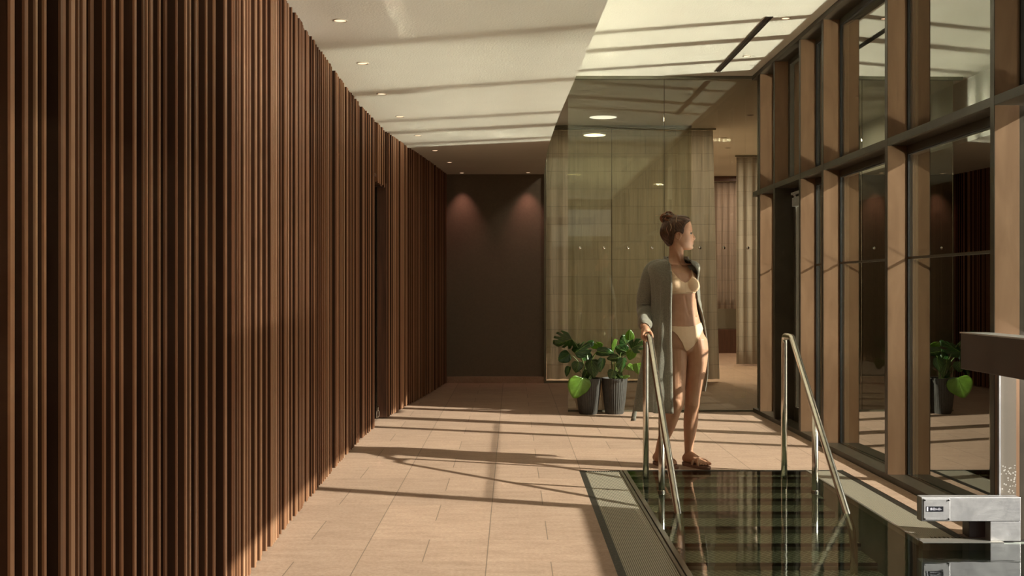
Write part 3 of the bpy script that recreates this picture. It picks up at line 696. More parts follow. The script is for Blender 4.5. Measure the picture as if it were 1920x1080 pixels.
# ================================================================== POTTED PLANTS
def pot(root, cx, cy):
    b = MB(); n = 132; prof = [(.086, 0), (.094, .02), (.107, .11), (.119, .22), (.1275, .32), (.131, .350), (.131, .356), (.123, .356), (.120, .33), (.113, .30)]
    rings = []
    for i, (r, z) in enumerate(prof):
        amp = 0 if i in (0, 5, 6, 7, 8, 9) else .0032
        rings.append([(cx + (r - amp * (k % 4 in (2, 3))) * math.cos(2 * PI * k / n), cy + (r - amp * (k % 4 in (2, 3))) * math.sin(2 * PI * k / n), z) for k in range(n)])
    b.loft(rings); obj('pot', b, 'pot_grey', root, True, auto=25)
    b = MB(); b.ell((cx, cy, .312), .119, .119, .012, 28, 8); obj('soil', b, 'soil', root, True)
def leaf(root, base_top, px, py, Y, L, W, tipdeg, tilt=(0, 0), mat='leaf_dark', splits=0, fold=.25, droop=.25, seed=0):
    """px,py: middle of the blade in the photo; tipdeg: where the tip points in the picture plane
    (0 = right, 90 = up); tilt = (lean of the face left-right, up-down) in degrees away from facing the viewer"""
    rnd = random.Random(seed); c = P(px, py, Y); L *= Y / F; W *= Y / F
    a = math.radians(tipdeg)
    t = Vector((math.cos(a), 0, math.sin(a))); n = Vector((0, -1, 0)); s = t.cross(n)
    R = Matrix.Rotation(math.radians(tilt[0]), 3, 'Z') @ Matrix.Rotation(math.radians(tilt[1]), 3, 'X')
    t, n, s = R @ t, R @ n, R @ s
    NA, NR = 72, 9
    def outline(q):       # q in -pi..pi, 0 = tip ; heart shape
        x = math.cos(q); y = math.sin(q)
        r = 1 - .10 * math.cos(2 * q)
        X = .5 * x * (1.0 if x > 0 else .80); Yy = .5 * y * (1 + .10 * -x)
        if x > 0: Yy *= (1 - .42 * x ** 2.2); X *= 1.08
        if abs(q) > 2.35: X += .16 * ((abs(q) - 2.35) / .79) ** 1.5      # sinus at the stalk
        return X, Yy
    notch = []
    if splits:
        for sd in (-1, 1):
            for k in range(splits):
                notch.append((sd * (.55 + 1.35 * (k + .5 * rnd.random()) / splits), .30 + .25 * rnd.random()))
    b = MB(); rings = []
    for ir in range(1, NR + 1):
        rho = ir / NR; ring = []
        for k in range(NA):
            q = -PI + 2 * PI * (k + .5) / NA
            X, Yy = outline(q)
            rr = rho
            for qn, dp in notch:
                dq = abs(q - qn)
                if dq < .085 and rho > 1 - dp: rr = min(rr, 1 - dp + (rho - 1 + dp) * .15 + (dq / .085) * .06)
            u = (X * rr + (1 - rr) * -.30 * 1) ; v = Yy * rr
            h = -fold * abs(v) * .9 - droop * (u + .3) ** 2 * .8 + .012 * math.sin(q * 9) * rr + .02 * math.sin(5 * v + 3 * u)
            ring.append(c + t * (u * L) + s * (v * W) + n * (h * (L + W) * .5))
        rings.append(ring)
    b.loft(rings, cap=False)
    cen = c + t * (-.30 * L); o0 = len(b.v); b.v.append(tuple(cen))
    for k in range(NA): b.f.append((o0, k, (k + 1) % NA))
    lf = obj('leaf', b, mat, root, True, solid=.0012)
    # midrib and side veins: sub-part
    b = MB()
    def pt(u, v, lift=.0013):
        h = -fold * abs(v) * .9 - droop * (u + .3) ** 2 * .8 + .02 * math.sin(5 * v + 3 * u)
        return c + t * (u * L) + s * (v * W) + n * (h * (L + W) * .5 + lift)
    b.tube([pt(-.30 + .78 * k / 8, 0) for k in range(9)], [.0022 - .0016 * k / 8 for k in range(9)], 6)
    for sd in (-1, 1):
        for k in range(4):
            u0 = -.25 + k * .15; b.tube([pt(u0 + .10 * j, sd * (.085 - .012 * k) * j * 1.15) for j in range(4)], .0007, 5)
    obj('vein', b, 'leaf_vein', lf, True)
    b = MB(); st = cen - n * .004; bt = Vector(base_top) + Vector((rnd.uniform(-.03, .03), rnd.uniform(-.03, .03), 0))
    mid = bt.lerp(st, .5) + Vector(((bt.x - st.x) * .25, .02, abs(st.z - bt.z) * .18 + .02)); pts = []
    for k in range(11):
        w = k / 10; pts.append(bt * (1 - w) ** 2 + mid * 2 * w * (1 - w) + st * w * w)
    b.tube(pts, [.0055 - .0028 * k / 10 for k in range(11)], 8); obj('leaf_stalk', b, 'stem_green', root, True)
pA = empty('monstera_plant', (.757, 10.60, 0), 'left potted plant with a big bright leaf hanging over the front of its fluted pot', 'potted plant', 'potted plants by the glass screen')
pot(pA, .757, 10.60)
top = (.757, 10.6, .315)
for k, a in enumerate([
    (1059, 641, 10.52, 54, 46, 205, (-20, 35), 'leaf_dark', 3, .20, .3),
    (1061, 668, 10.56, 34, 24, 208, (25, -20), 'leaf_dark', 0, .25, .1),
    (1090, 653, 10.50, 52, 34, 40, (-15, -35), 'leaf_dark', 2, .30, .1),
    (1083, 686, 10.45, 26, 23, 262, (10, 10), 'leaf_dark', 0, .2, .2),
    (1066, 694, 10.50, 24, 13, 255, (30, 0), 'leaf_dark', 0, .4, .2),
    (1110, 687, 10.44, 42, 28, 275, (-20, 5), 'leaf_dark', 0, .22, .2),
    (1129, 681, 10.40, 32, 20, 258, (35, 0), 'leaf_dark', 0, .2, .2),
    (1119, 651, 10.56, 34, 28, 175, (0, 55), 'leaf_fresh', 2, .2, .3),
    (1131, 661, 10.46, 42, 20, 350, (10, 30), 'leaf_dark', 0, .2, .2),
    (1098, 702, 10.52, 26, 16, 240, (-30, 0), 'leaf_dark', 0, .2, .2),
    (1087, 723, 10.40, 50, 47, 252, (18, 12), 'leaf_fresh', 0, .16, .15),
    (1101, 668, 10.62, 30, 24, 80, (20, -20), 'leaf_dark', 0, .2, .2)]):
    leaf(pA, top, *a, seed=k)
pB = empty('monstera_plant', (1.02, 10.62, 0), 'right potted plant in the fully visible fluted pot, upright fresh leaves, next to the handrail', 'potted plant', 'potted plants by the glass screen')
pot(pB, 1.02, 10.62)
top = (1.02, 10.62, .315)
for k, a in enumerate([
    (1155, 646, 10.55, 32, 12, 248, (40, 0), 'leaf_fresh', 0, .5, .3),
    (1180, 631, 10.60, 24, 18, 85, (-20, 10), 'leaf_fresh', 0, .35, .2),
    (1172, 640, 10.66, 26, 22, 120, (25, 15), 'leaf_dark', 0, .2, .2),
    (1192, 649, 10.50, 34, 28, 30, (-20, 10), 'leaf_dark', 2, .2, .25),
    (1167, 681, 10.42, 34, 24, 265, (30, 5), 'leaf_dark', 2, .22, .2),
    (1152, 672, 10.46, 26, 18, 190, (0, 30), 'leaf_dark', 0, .2, .2),
    (1196, 689, 10.44, 26, 20, 280, (-10, 5), 'leaf_fresh', 0, .2, .2),
    (1181, 689, 10.46, 22, 14, 320, (10, 25), 'leaf_fresh', 0, .25, .2),
    (1148, 700, 10.44, 22, 18, 250, (5, 15), 'leaf_dark', 0, .2, .2),
    (1168, 657, 10.60, 30, 24, 160, (10, 20), 'leaf_dark', 0, .2, .2),
    (1183, 664, 10.54, 26, 20, 250, (-20, 20), 'leaf_fresh', 0, .2, .2),
    (1142, 661, 10.60, 22, 16, 200, (30, 20), 'leaf_dark', 0, .2, .2),
    (1160, 703, 10.52, 20, 14, 300, (-20, 20), 'leaf_dark', 0, .25, .2),
    (1173, 708, 10.46, 16, 9, 20, (0, 40), 'leaf_fresh', 0, .25, .2)]):
    leaf(pB, top, *a, seed=40 + k)
# ================================================================== WOMAN IN BIKINI AND CARDIGAN
PY = 7.47
S = PY / F
YAW = math.radians(25)
LAT = Vector((math.cos(YAW), math.sin(YAW), 0)); FWD = Vector((math.sin(YAW), -math.cos(YAW), 0))
woman = empty('person', P(1262, 880, PY) * 1.0, 'woman in cream bikini and open grey cardigan standing at the pool edge, looking right', 'person')
woman.location.z = 0
body = MB()
def ring_h(px, py, a, b, fwd=0.0, n=32, ex=2.0, yaw=YAW):
    c = P(px, py, PY); L = Vector((math.cos(yaw), math.sin(yaw), 0)); Fw = Vector((math.sin(yaw), -math.cos(yaw), 0)); c = c + Fw * fwd; r = []
    for k in range(n):
        t = 2 * PI * k / n; cs, sn = math.cos(t), math.sin(t)
        r.append(c + L * a * math.copysign(abs(cs) ** (2 / ex), cs) + Fw * b * math.copysign(abs(sn) ** (2 / ex), sn))
    return r
# trunk from crotch to neck
TR = [(664, 1286, .050, .055, 0), (657, 1284.5, .105, .085, -.004), (650, 1283, .148, .100, -.008), (640, 1282, .166, .108, -.012), (630, 1280.5, .168, .108, -.012), (618, 1279, .158, .099, -.004),
      (606, 1277.5, .143, .090, .004), (592, 1276.5, .128, .083, .008), (578, 1275.5, .119, .080, .008), (565, 1275, .118, .082, .006), (552, 1274, .122, .088, .004),
      (538, 1272, .131, .094, .000), (524, 1270, .140, .095, -.004), (512, 1268.5, .150, .088, -.008), (504, 1267.5, .146, .070, -.012), (497, 1267, .118, .060, -.012), (491, 1267.3, .078, .053, -.010),
      (485, 1268, .055, .050, -.004), (476, 1268, .050, .049, .0), (466, 1268, .049, .049, .002), (455, 1268, .049, .05, .002), (446, 1268, .046, .048, 0)]
body.loft([ring_h(px, py, a, b_, f, ex=2.25 if py > 500 else 2.0) for py, px, a, b_, f in TR])
def C(l, f, z, base=(1272, 530)):
    c = P(base[0], base[1], PY); return Vector((c.x, c.y, z)) + LAT * l + FWD * f
RZ = Matrix.Rotation(YAW, 3, 'Z')
zb = 1.25 - (534 - 540) * S
for sd in (-1, 1):
    body.ell(C(sd * .066, .062, zb), .056, .058, .054, rot=RZ)
    body.ell(C(sd * .068, .045, zb + .035), .055, .05, .06, rot=RZ)
    body.ell(C(sd * .078, -.070, 1.25 - (646 - 540) * S, (1281, 640)), .078, .068, .085, rot=RZ)
    body.ell(C(sd * .095, -.012, 1.25 - (502 - 540) * S, (1268, 500)), .062, .042, .026, rot=RZ)       # trapezius to shoulder
# collar bones
for sd in (-1, 1):
    a = C(sd * .018, .060, 1.25 - (497 - 540) * S, (1268, 500)); c = C(sd * .135, .028, 1.25 - (494 - 540) * S, (1268, 500))
    body.tube([a - FWD * .006, a.lerp(c, .5) + FWD * .003, c - FWD * .004], [.0065, .0062, .009], 8, round_ends=True)
# neck muscle line
body.tube([P(1262, 456, PY - .028), P(1269, 472, PY - .043), P(1274, 485, PY - .047), P(1277, 495, PY - .040)], [.013, .011, .0085, .004], 10, round_ends=True)
def limb(pts, n=20, flat=1.0):
    """pts: (px, py, Y, radius)"""
    body.tube([P(a, b_, y) for a, b_, y, r in pts], [r for a, b_, y, r in pts], n, flat, round_ends=True)
# left leg of the woman (right one in the picture)
limb([(1303, 640, 7.48, .086), (1306, 658, 7.47, .083), (1306, 680, 7.455, .074), (1304, 702, 7.445, .066), (1301, 728, 7.44, .058), (1298.7, 745, 7.435, .053), (1298, 757, 7.435, .052),
      (1296.5, 768, 7.45, .050), (1295.5, 782, 7.465, .0515), (1294.5, 798, 7.475, .049), (1293, 816, 7.485, .041), (1291.5, 834, 7.495, .032), (1291, 850, 7.50, .0275), (1291, 860, 7.50, .029)])
body.ell(P(1298.5, 755, 7.40), .024, .018, .028); body.ell(P(1295, 786, 7.50), .036, .034, .07)
# right leg, knee forward, lower leg set out to the left
limb([(1267, 640, 7.47, .084), (1267, 658, 7.45, .082), (1268, 680, 7.42, .074), (1268.5, 702, 7.395, .067), (1268.5, 728, 7.375, .060), (1269, 744, 7.365, .055), (1268.5, 755, 7.365, .052),
      (1264, 768, 7.39, .049), (1258.5, 784, 7.42, .050), (1252.5, 800, 7.45, .049), (1245.5, 818, 7.485, .041), (1239, 835, 7.515, .032), (1235, 850, 7.53, .0275), (1234, 859, 7.53, .029)])
body.ell(P(1269.5, 753, 7.325), .025, .018, .028); body.ell(P(1254, 790, 7.475), .035, .034, .065)
# feet: heel, instep, ball and five toes
def foot(ax, ay, Yh, yaw_deg, mirror):
    """ankle pixel, heel distance, toes pointing yaw degrees from the viewer towards the right"""
    yaw = math.radians(yaw_deg); d = Vector((math.sin(yaw), -math.cos(yaw), 0)); l = Vector((d.y * -1, d.x, 0)) * -1
    a = P(ax, ay, Yh); g = Vector((a.x, Yh, 0)); lift = .024
    def Q(fw, lat, z): return g + d * fw + l * lat * mirror + Vector((0, 0, z + lift))
    rings = []
    for fw, w, h, zc, lt in [(-.050, .014, .016, .022, 0), (-.042, .024, .026, .026, 0), (-.022, .031, .036, .034, 0), (0, .032, .046, .046, 0), (.03, .033, .042, .042, 0), (.06, .036, .033, .033, .002), (.09, .041, .025, .025, .004), (.12, .045, .020, .020, .005), (.142, .044, .015, .016, .004), (.155, .038, .010, .013, .003)]:
        rings.append([Q(fw, lt + w * math.cos(t), zc + h * math.sin(t)) for t in [2 * PI * k / 18 for k in range(18)]])
    body.loft(rings)
    for k, (lt, f0, L, r) in enumerate([(.032, .140, .046, .0120), (.012, .148, .038, .0085), (-.004, .146, .032, .0080), (-.018, .140, .027, .0076), (-.031, .130, .023, .0076)]):
        body.tube([Q(f0, lt, .014), Q(f0 + L * .5, lt, .016), Q(f0 + L * .85, lt * 1.02, r)], [r * 1.02, r, r * .9], 10, round_ends=True)
    return Q
FQ = [foot(1291, 858, 7.50, 34, -1), foot(1235, 858, 7.535, 30, 1)]
# right arm (left in the picture) reaching the handrail, left arm held behind the hip
limb([(1229, 504, 7.51, .046), (1222, 522, 7.53, .044), (1214, 550, 7.55, .037), (1209, 574, 7.545, .033), (1208, 584, 7.51, .033), (1208, 595, 7.44, .033), (1207.5, 606, 7.36, .027), (1207, 612, 7.31, .0225)], 18)
limb([(1292, 506, 7.51, .040), (1295.5, 525, 7.54, .036), (1298, 550, 7.575, .034), (1301.5, 572, 7.605, .032), (1304, 592, 7.605, .032), (1306, 612, 7.59, .027), (1306, 630, 7.585, .022)], 18)
# hand on the rail: palm over the bar, four fingers curled round its left side, thumb down the right side
bx, bz = .912, .925
def bar(a, r, y): return Vector((bx + r * math.cos(math.radians(a)), y, bz + r * math.sin(math.radians(a))))
w0 = P(1207, 612, 7.31)
body.tube([w0, Vector((bx + .002, 7.275, bz + .052)), Vector((bx - .002, 7.235, bz + .045)), Vector((bx - .006, 7.200, bz + .040))], [.023, .024, .0235, .019], 16, .78, round_ends=True, up=(1, 0, 0))
body.tube([Vector((bx - .018, 7.275, bz + .036)), Vector((bx - .020, 7.235, bz + .036)), Vector((bx - .018, 7.195, bz + .034))], [.014, .016, .013], 12, round_ends=True)
for k, (y, r, ex) in enumerate([(7.186, .0088, 8), (7.206, .0093, 0), (7.226, .0090, -4), (7.245, .0080, -16)]):
    R_ = .0215 + r + .0005
    pts = [bar(100, R_ + .008, y + .014), bar(128, R_ + .006, y + .006), bar(155, R_ + .003, y), bar(185, R_ + .0015, y - .002), bar(215, R_, y - .003), bar(240 + ex, R_, y - .003), bar(262 + ex, R_ + .001, y - .003)]
    body.tube(pts, [r * 1.2, r * 1.12, r, r * 1.04, r * .95, r * .93, r * .85], 12, round_ends=True)
# thumb
R_ = .0215 + .0105
body.tube([Vector((bx + .014, 7.262, bz + .046)), bar(58, R_ + .006, 7.232), bar(35, R_ + .002, 7.205), bar(10, R_, 7.186), bar(-16, R_, 7.172)], [.0125, .0120, .0110, .0105, .0088], 12, round_ends=True)
# relaxed left hand behind the hip
hp = P(1306, 634, 7.585)
body.tube([hp, hp + Vector((-.002, -.006, -.035)), hp + Vector((-.004, -.012, -.075))], [.019, .025, .022], 16, .55, round_ends=True, up=(0, 1, 0))
for k in range(4):
    o_ = hp + Vector((-.004 , -.032 + .0155 * k, -.078)); L = [.068, .078, .074, .056][k]
    body.tube([o_, o_ + Vector((-.010, 0, -L * .45)), o_ + Vector((-.026, 0, -L * .78)), o_ + Vector((-.044, 0, -L))], [.0088, .0082, .0076, .0066], 10, round_ends=True)
body.tube([hp + Vector((-.006, -.026, -.015)), hp + Vector((-.012, -.046, -.045)), hp + Vector((-.02, -.052, -.078))], [.012, .0105, .0085], 10, round_ends=True)
# head in profile, facing right
HY = 7.475
HS = HY / F
SK = [(405.5, 1282, 1262, .022), (407, 1286, 1256, .036), (410, 1290, 1251, .049), (415, 1294, 1247, .062), (421, 1296.3, 1244.5, .070), (428, 1297.6, 1243.5, .0745), (432.5, 1298.3, 1243.3, .0750), (436.5, 1296.8, 1243.5, .0735), (441, 1297.6, 1244.5, .0715),
      (446, 1298.6, 1246.5, .0685), (450, 1299.0, 1249, .065), (454, 1299.6, 1252, .061), (458, 1299.3, 1255, .0565), (461, 1298.6, 1258, .052), (464.5, 1299.6, 1262, .044), (467, 1298.2, 1268, .035), (469, 1294, 1275, .020)]
def skull(off=0.0, n=48, rows=None, back=0.0):
    rings = []
    for py, f, bk, w in (rows or SK):
        cx = (f + bk) / 2; hl = (f - bk) / 2 * HS + off; r = []
        for k in range(n):
            t = 2 * PI * k / n; cs, sn = math.cos(t), math.sin(t)
            # narrower muzzle in front, fuller at the back
            ex = 2.15; X = hl * math.copysign(abs(cs) ** (2 / ex), cs); Yw = (w + off) * math.copysign(abs(sn) ** (2 / ex), sn)
            if cs > 0: Yw *= 1 - .14 * cs * (1 if py > 428 else .5) - (.14 * cs * (py - 446) / 20 if py > 446 else 0)
            c = P(cx, py, HY); r.append(Vector((c.x + X, c.y + Yw, c.z)))
        rings.append(r)
    return rings
dense = []
for i in range(65):
    py = 405.5 + 63.5 * i / 64
    dense.append((py, *[smooth_table([(r[0], r[j]) for r in SK], py) for j in (1, 2, 3)]))
body.loft(skull(0, 56, dense))
def H(px, py, dy): return P(px, py, HY) + Vector((0, dy, 0))
# nose, nostril wings, lips, chin, brow, cheek
body.tube([H(1296.5, 434, 0), H(1298.2, 440, 0), H(1300.6, 444.6, 0), H(1302.2, 447.0, 0)], [.0055, .0070, .0085, .0082], 12, round_ends=True)
body.tube([H(1296.5, 448.6, 0), H(1300.5, 448.9, 0)], [.012, .0085], 12, .9, round_ends=True)
for sd in (-1, 1):
    body.ell(H(1298.4, 448.2, sd * .0115), .0085, .0060, .0065)
    body.ell(H(1293.0, 433.5, sd * .026), .012, .020, .0055)
body.ell(H(1299.3, 453.6, 0), .0062, .017, .0042); body.ell(H(1298.9, 457.6, 0), .0062, .015, .0046)
body.ell(H(1296.6, 464.2, 0), .0125, .016, .0105)
# ear on the near side and the far side
for sd in (-1, 1):
    ec = H(1268.5, 444.3, sd * .0735); pts = []
    for k in range(15):
        a = math.radians(-60 + 290 * k / 14); pts.append(ec + Vector((.0165 * math.cos(a) * (1 if math.sin(a) > -.2 else .75) , sd * .004 * math.sin(a) + sd * .004, .0265 * math.sin(a))))
    body.tube(pts, [.0038] * 15, 8, round_ends=True)
    body.ell(ec + Vector((0.002, sd * -.002, -.003)), .013, .006, .021)
    body.ell(ec + Vector((.0045, sd * .003, -.0235)), .0065, .0045, .0075)
ob = obj('body', body, 'skin', woman)
m = ob.modifiers.new('r', 'REMESH'); m.mode = 'VOXEL'; m.voxel_size = .0036
m = ob.modifiers.new('sm', 'SMOOTH'); m.factor = .5; m.iterations = 4
dg = bpy.context.evaluated_depsgraph_get(); bme = bpy.data.meshes.new_from_object(ob.evaluated_get(dg))
ob.modifiers.clear(); ob.data = bme
bme.polygons.foreach_set('use_smooth', [True] * len(bme.polygons))
WL = woman.location.copy()
def proj(v):
    return (960 + v.x * F / v.y, 540 + (EYE - v.z) * F / v.y)
# navel, nostril, collar hollow, abdominal line pressed into the surface
dents = [(P(1292.5, 594, PY) + FWD * .085, .0075, .007), (P(1278, 493.5, PY) + FWD * .06, .016, .006), (H(1300, 450.3, -.006), .0034, .004), (H(1294.5, 438.3, -.029), .0105, .0050), (H(1294.5, 438.3, .029), .0105, .0050)]
me = bme
ray = []
import mathutils
bvh = mathutils.bvhtree.BVHTree.FromPolygons([v.co for v in me.vertices], [p.vertices for p in me.polygons])
nd = []
for c, r, d in dents[:2]:
    px, py = proj(c); o_ = Vector((0, 0, EYE)) - WL; dr_ = (c - WL - o_).normalized(); h = bvh.ray_cast(o_, dr_)
    nd.append((h[0], r, d) if h[0] is not None else (c - WL, r, d))
for c, r, d in dents[2:]: nd.append((c - WL, r, d))
line = []
for py in range(556, 592, 3):
    c = P(1284.5 + (py - 556) * .2, py, PY); o_ = Vector((0, 0, EYE)) - WL; h = bvh.ray_cast(o_, (c - WL - o_).normalized())
    if h[0] is not None: nd.append((h[0], .010, .0016))
NORM = [v.normal.copy() for v in me.vertices]; COS = [v.co.copy() for v in me.vertices]
for i_, co_ in enumerate(COS):
    for c, r, d in nd:
        q = (co_ - c).length_squared / (r * r)
        if q < 6: co_ -= NORM[i_] * (d * math.exp(-q))
for i_, co_ in enumerate(COS):      # the body stays clear of the cloth on the covered shoulder
    px, py = proj(co_ + WL)
    if px < 1248.5 and 484 < py < 600: co_ -= NORM[i_] * .012 * min(1, (1248.5 - px) / 3)
    if 1226 < px < 1248.5 and 484 < py < 503: co_ += Vector((0, .022, -.008))
me.vertices.foreach_set('co', [c_ for q_ in COS for c_ in q_])
me.update()
def inside(poly, x, y):
    c = False; j = len(poly) - 1
    for i in range(len(poly)):
        (xi, yi), (xj, yj) = poly[i], poly[j]
        if (yi > y) != (yj > y) and x < (xj - xi) * (y - yi) / (yj - yi) + xi: c = not c
        j = i
    return c
def patch(name, test, mat, off, parent, thick=.002, smooth_it=3):
    """a garment panel: the skin surface inside a region, lifted off and thickened"""
    bm = bmesh.new(); bm.from_mesh(me)
    kill = [f for f in bm.faces if not test(f.calc_center_median() + WL, f.normal)]
    bmesh.ops.delete(bm, geom=kill, context='FACES')
    for v in bm.verts: v.co += v.normal * off
    for _ in range(smooth_it): bmesh.ops.smooth_vert(bm, verts=bm.verts, factor=.5, use_axis_x=True, use_axis_y=True, use_axis_z=True)
    bnd = [(v, [e.other_vert(v) for e in v.link_edges if e.is_boundary]) for v in bm.verts if v.is_boundary]
    for _ in range(10):
        nw = [(v, v.co * .4 + sum((q.co for q in nb_), Vector()) / len(nb_) * .6) for v, nb_ in bnd if nb_]
        for v, c_ in nw: v.co = c_
    m2 = bpy.data.meshes.new(name); bm.to_mesh(m2); bm.free()
    m2.polygons.foreach_set('use_smooth', [True] * len(m2.polygons)); m2.materials.clear(); m2.materials.append(M[mat])
    o = bpy.data.objects.new(name, m2); COL.objects.link(o); o.parent = parent
    s = o.modifiers.new('s', 'SOLIDIFY'); s.thickness = thick; s.offset = 1
    return o
bra = [(1228, 552), (1253, 553), (1267, 550), (1304, 548), (1312, 541), (1310, 531), (1305, 524), (1301, 517), (1298, 507), (1295, 497), (1293, 498), (1295.5, 508), (1297, 517), (1293.5, 525), (1285, 530), (1277, 527.5), (1268, 518), (1257, 505), (1251.5, 497), (1248.5, 498), (1252, 507), (1246, 516), (1236, 526), (1228, 534)]
brief = [(1226, 604), (1250, 609.5), (1262, 611.5), (1290, 612), (1304, 609.5), (1321, 601), (1323, 607), (1316, 620), (1309, 638), (1299, 650), (1291, 656), (1286, 658.5), (1283, 654), (1279, 643), (1270, 629), (1260, 620), (1250, 615.5), (1226, 612)]
def in_trunk(c): return (c - P(1276, 580, PY)).xy.length < .21
patch('bikini_top', lambda c, nn: in_trunk(c) and ((nn.dot(FWD) > -.15 and inside(bra, *proj(c))) or (nn.dot(FWD) <= -.05 and 539 < proj(c)[1] < 546)), 'bikini_cream', .0028, woman)
patch('bikini_bottom', lambda c, nn: in_trunk(c) and ((nn.dot(FWD) > -.15 and inside(brief, *proj(c))) or (nn.dot(FWD) <= -.05 and 606 < proj(c)[1] < 652 and abs((c - P(1281, 640, PY)).dot(LAT)) < .15 - max(0, (proj(c)[1] - 618)) * .0030)), 'bikini_cream', .0028, woman)
# under-bust band and waist seam as small welts
def surf(px, py, lift=.003):
    c = P(px, py, PY); o_ = Vector((0, 0, EYE)) - WL; h = bvh.ray_cast(o_, (c - WL - o_).normalized())
    return None if h[0] is None else h[0] + WL + h[1] * lift
def welt(name, pts, r, mat, parent, lift=.004):
    q = [surf(a, b_, lift) for a, b_ in pts]; q = [x for x in q if x is not None and abs(x.y - PY) < .3]
    b = MB(); b.tube(q, r, 8, round_ends=True); return obj(name, b, mat, parent, True)
top_o = [o for o in woman.children if o.name.startswith('bikini_top')][0]
bot_o = [o for o in woman.children if o.name.startswith('bikini_bottom')][0]
welt('band', [(1252 + 4 * k, 552 - .35 * k * (1 if k < 4 else 0) - (1.4 if k >= 4 else 0) - .2 * max(0, k - 4)) for k in range(14)], .0032, 'bikini_seam', top_o)
welt('strap', [(1251.5, 500), (1255, 505.5), (1261, 512), (1266, 518)], .0028, 'bikini_seam', top_o)
welt('strap', [(1294, 499), (1296, 506), (1298.5, 514), (1301, 520)], .0028, 'bikini_seam', top_o)
welt('seam', [(1267, 549), (1266.3, 544), (1265.5, 539)], .0014, 'bikini_seam', top_o)
welt('seam', [(1285, 531), (1285, 538), (1285, 547)], .0012, 'bikini_seam', top_o)
# face details (near side and far side)
face = woman
for sd in (-1, 1):
    e = H(1293.9, 438.3, sd * .0262); b = MB(); b.ell(e, .0088, .0090, .0085, 16, 10); eo = obj('eye', b, 'eye_white', face, True)
    b = MB(); b.ell(e + Vector((.0052, sd * .0030, -.0002)), .0044, .0056, .0056, 12, 8); obj('iris', b, 'iris', eo, True)
    b = MB(); 
    b.tube([e + Vector((-.0065, sd * .0088, .0006)), e + Vector((.0005, sd * .0100, .0042)), e + Vector((.0072, sd * .0066, .0046)), e + Vector((.0112, sd * .0012, .0030))], [.0012, .0024, .0026, .0014], 6)
    b.tube([e + Vector((.009, sd * .005, .0036)), e + Vector((.0155, sd * .0065, .0048))], [.0012, .0003], 5)
    b.tube([e + Vector((.004, sd * .009, .0036)), e + Vector((.009, sd * .0130, .0050))], [.0011, .0003], 5)
    b.tube([e + Vector((-.004, sd * .0092, -.0030)), e + Vector((.004, sd * .0090, -.0048)), e + Vector((.010, sd * .004, -.0040))], .0006, 5)
    obj('eyelashes', b, 'lash', eo)
    b = MB(); b.tube([H(1288.6, 434.2, sd * .0440), H(1291, 432.0, sd * .0405), H(1294, 430.9, sd * .0340), H(1297, 431.8, sd * .0205)], [.0006, .0015, .0020, .0012], 6); obj('eyebrow', b, 'brow', face)
b = MB(); b.ell(H(1299.2, 453.9, 0), .0062, .0175, .0030); b.ell(H(1298.8, 457.5, 0), .0062, .0155, .0036); b.tube([H(1295.3, 455.2, -.0185), H(1296.8, 455.9, -.0155), H(1299.2, 455.7, -.006), H(1299.2, 455.7, .006), H(1297.5, 456.0, .0155)], .0013, 6)
obj('lips', b, 'lip', face, True)
# hair: swept back cap, bun of coiled locks, loose strands
def hairline(px):
    return lerp_table([(1240, 470), (1246, 466), (1252, 464), (1258, 460), (1260.5, 452), (1261.5, 440), (1266, 435.5), (1272, 435.5), (1276.5, 440), (1278.5, 438), (1280, 428), (1283, 421.5), (1288, 418.0), (1294, 414.5), (1298, 411)], px)
HR = []
for i in range(190):
    py = 403.4 + 58.6 * i / 189
    row = [smooth_table([(r[0], r[j]) for r in SK], max(py, 405.5)) for j in (1, 2, 3)]
    if py < 412:
        k = math.sqrt(max(.02, 1 - (1 - (py - 403.2) / 8.8) ** 2)); r0 = [smooth_table([(r[0], r[j]) for r in SK], 412) for j in (1, 2, 3)]
        mx_ = (r0[0] + r0[1]) / 2 + 1; row = [mx_ + (r0[0] - mx_) * k, mx_ + (r0[1] - mx_) * k, r0[2] * k]
    sm_ = max(0, min(1, (py - 412) / 26)); row[1] -= 1.0 + 3.6 * sm_ * sm_ * (3 - 2 * sm_)
    if py > 455: row[1] -= 0; 
    HR.append((py, *row))
hr = skull(.0060, 300, HR)
b = MB(); b.loft(hr); 
keep = []
for f in b.f:
    c = sum((Vector(b.v[i]) for i in f), Vector()) / len(f); px, py = proj(c)
    px = 960 + c.x * F / HY; py = 540 + (EYE - c.z) * F / HY
    if py < hairline(px) and len(f) == 4: keep.append(f)
top_c = [f for f in b.f if len(f) > 4][:1]
b.f = keep + top_c
for i, v in enumerate(b.v):
    v = Vector(v); c = P(1270, 435, HY); d = (v - c); a = math.atan2(d.z, d.x)
    ph = d.y * 260 + a * 9; v += d.normalized() * .0012 * math.sin(ph) ; b.v[i] = tuple(v)
hair = obj('hair', b, 'hair_brown', woman, True, solid=.0045)
hair.modifiers['s'].offset = -1
cnt = {}
for p_ in hair.data.polygons:
    for e_ in p_.edge_keys: cnt[e_] = cnt.get(e_, 0) + 1
nbr = {}
for (a_, c_), k_ in cnt.items():
    if k_ == 1: nbr.setdefault(a_, []).append(c_); nbr.setdefault(c_, []).append(a_)
for _k in range(8):
    new = {i: hair.data.vertices[i].co * .4 + sum((hair.data.vertices[j].co for j in q), Vector()) / len(q) * .6 for i, q in nbr.items()}
    for i, c_ in new.items(): hair.data.vertices[i].co = c_
hb = mathutils.bvhtree.BVHTree.FromPolygons([v.co for v in hair.data.vertices], [p.vertices for p in hair.data.polygons])
lk = MB(); rl = random.Random(9)
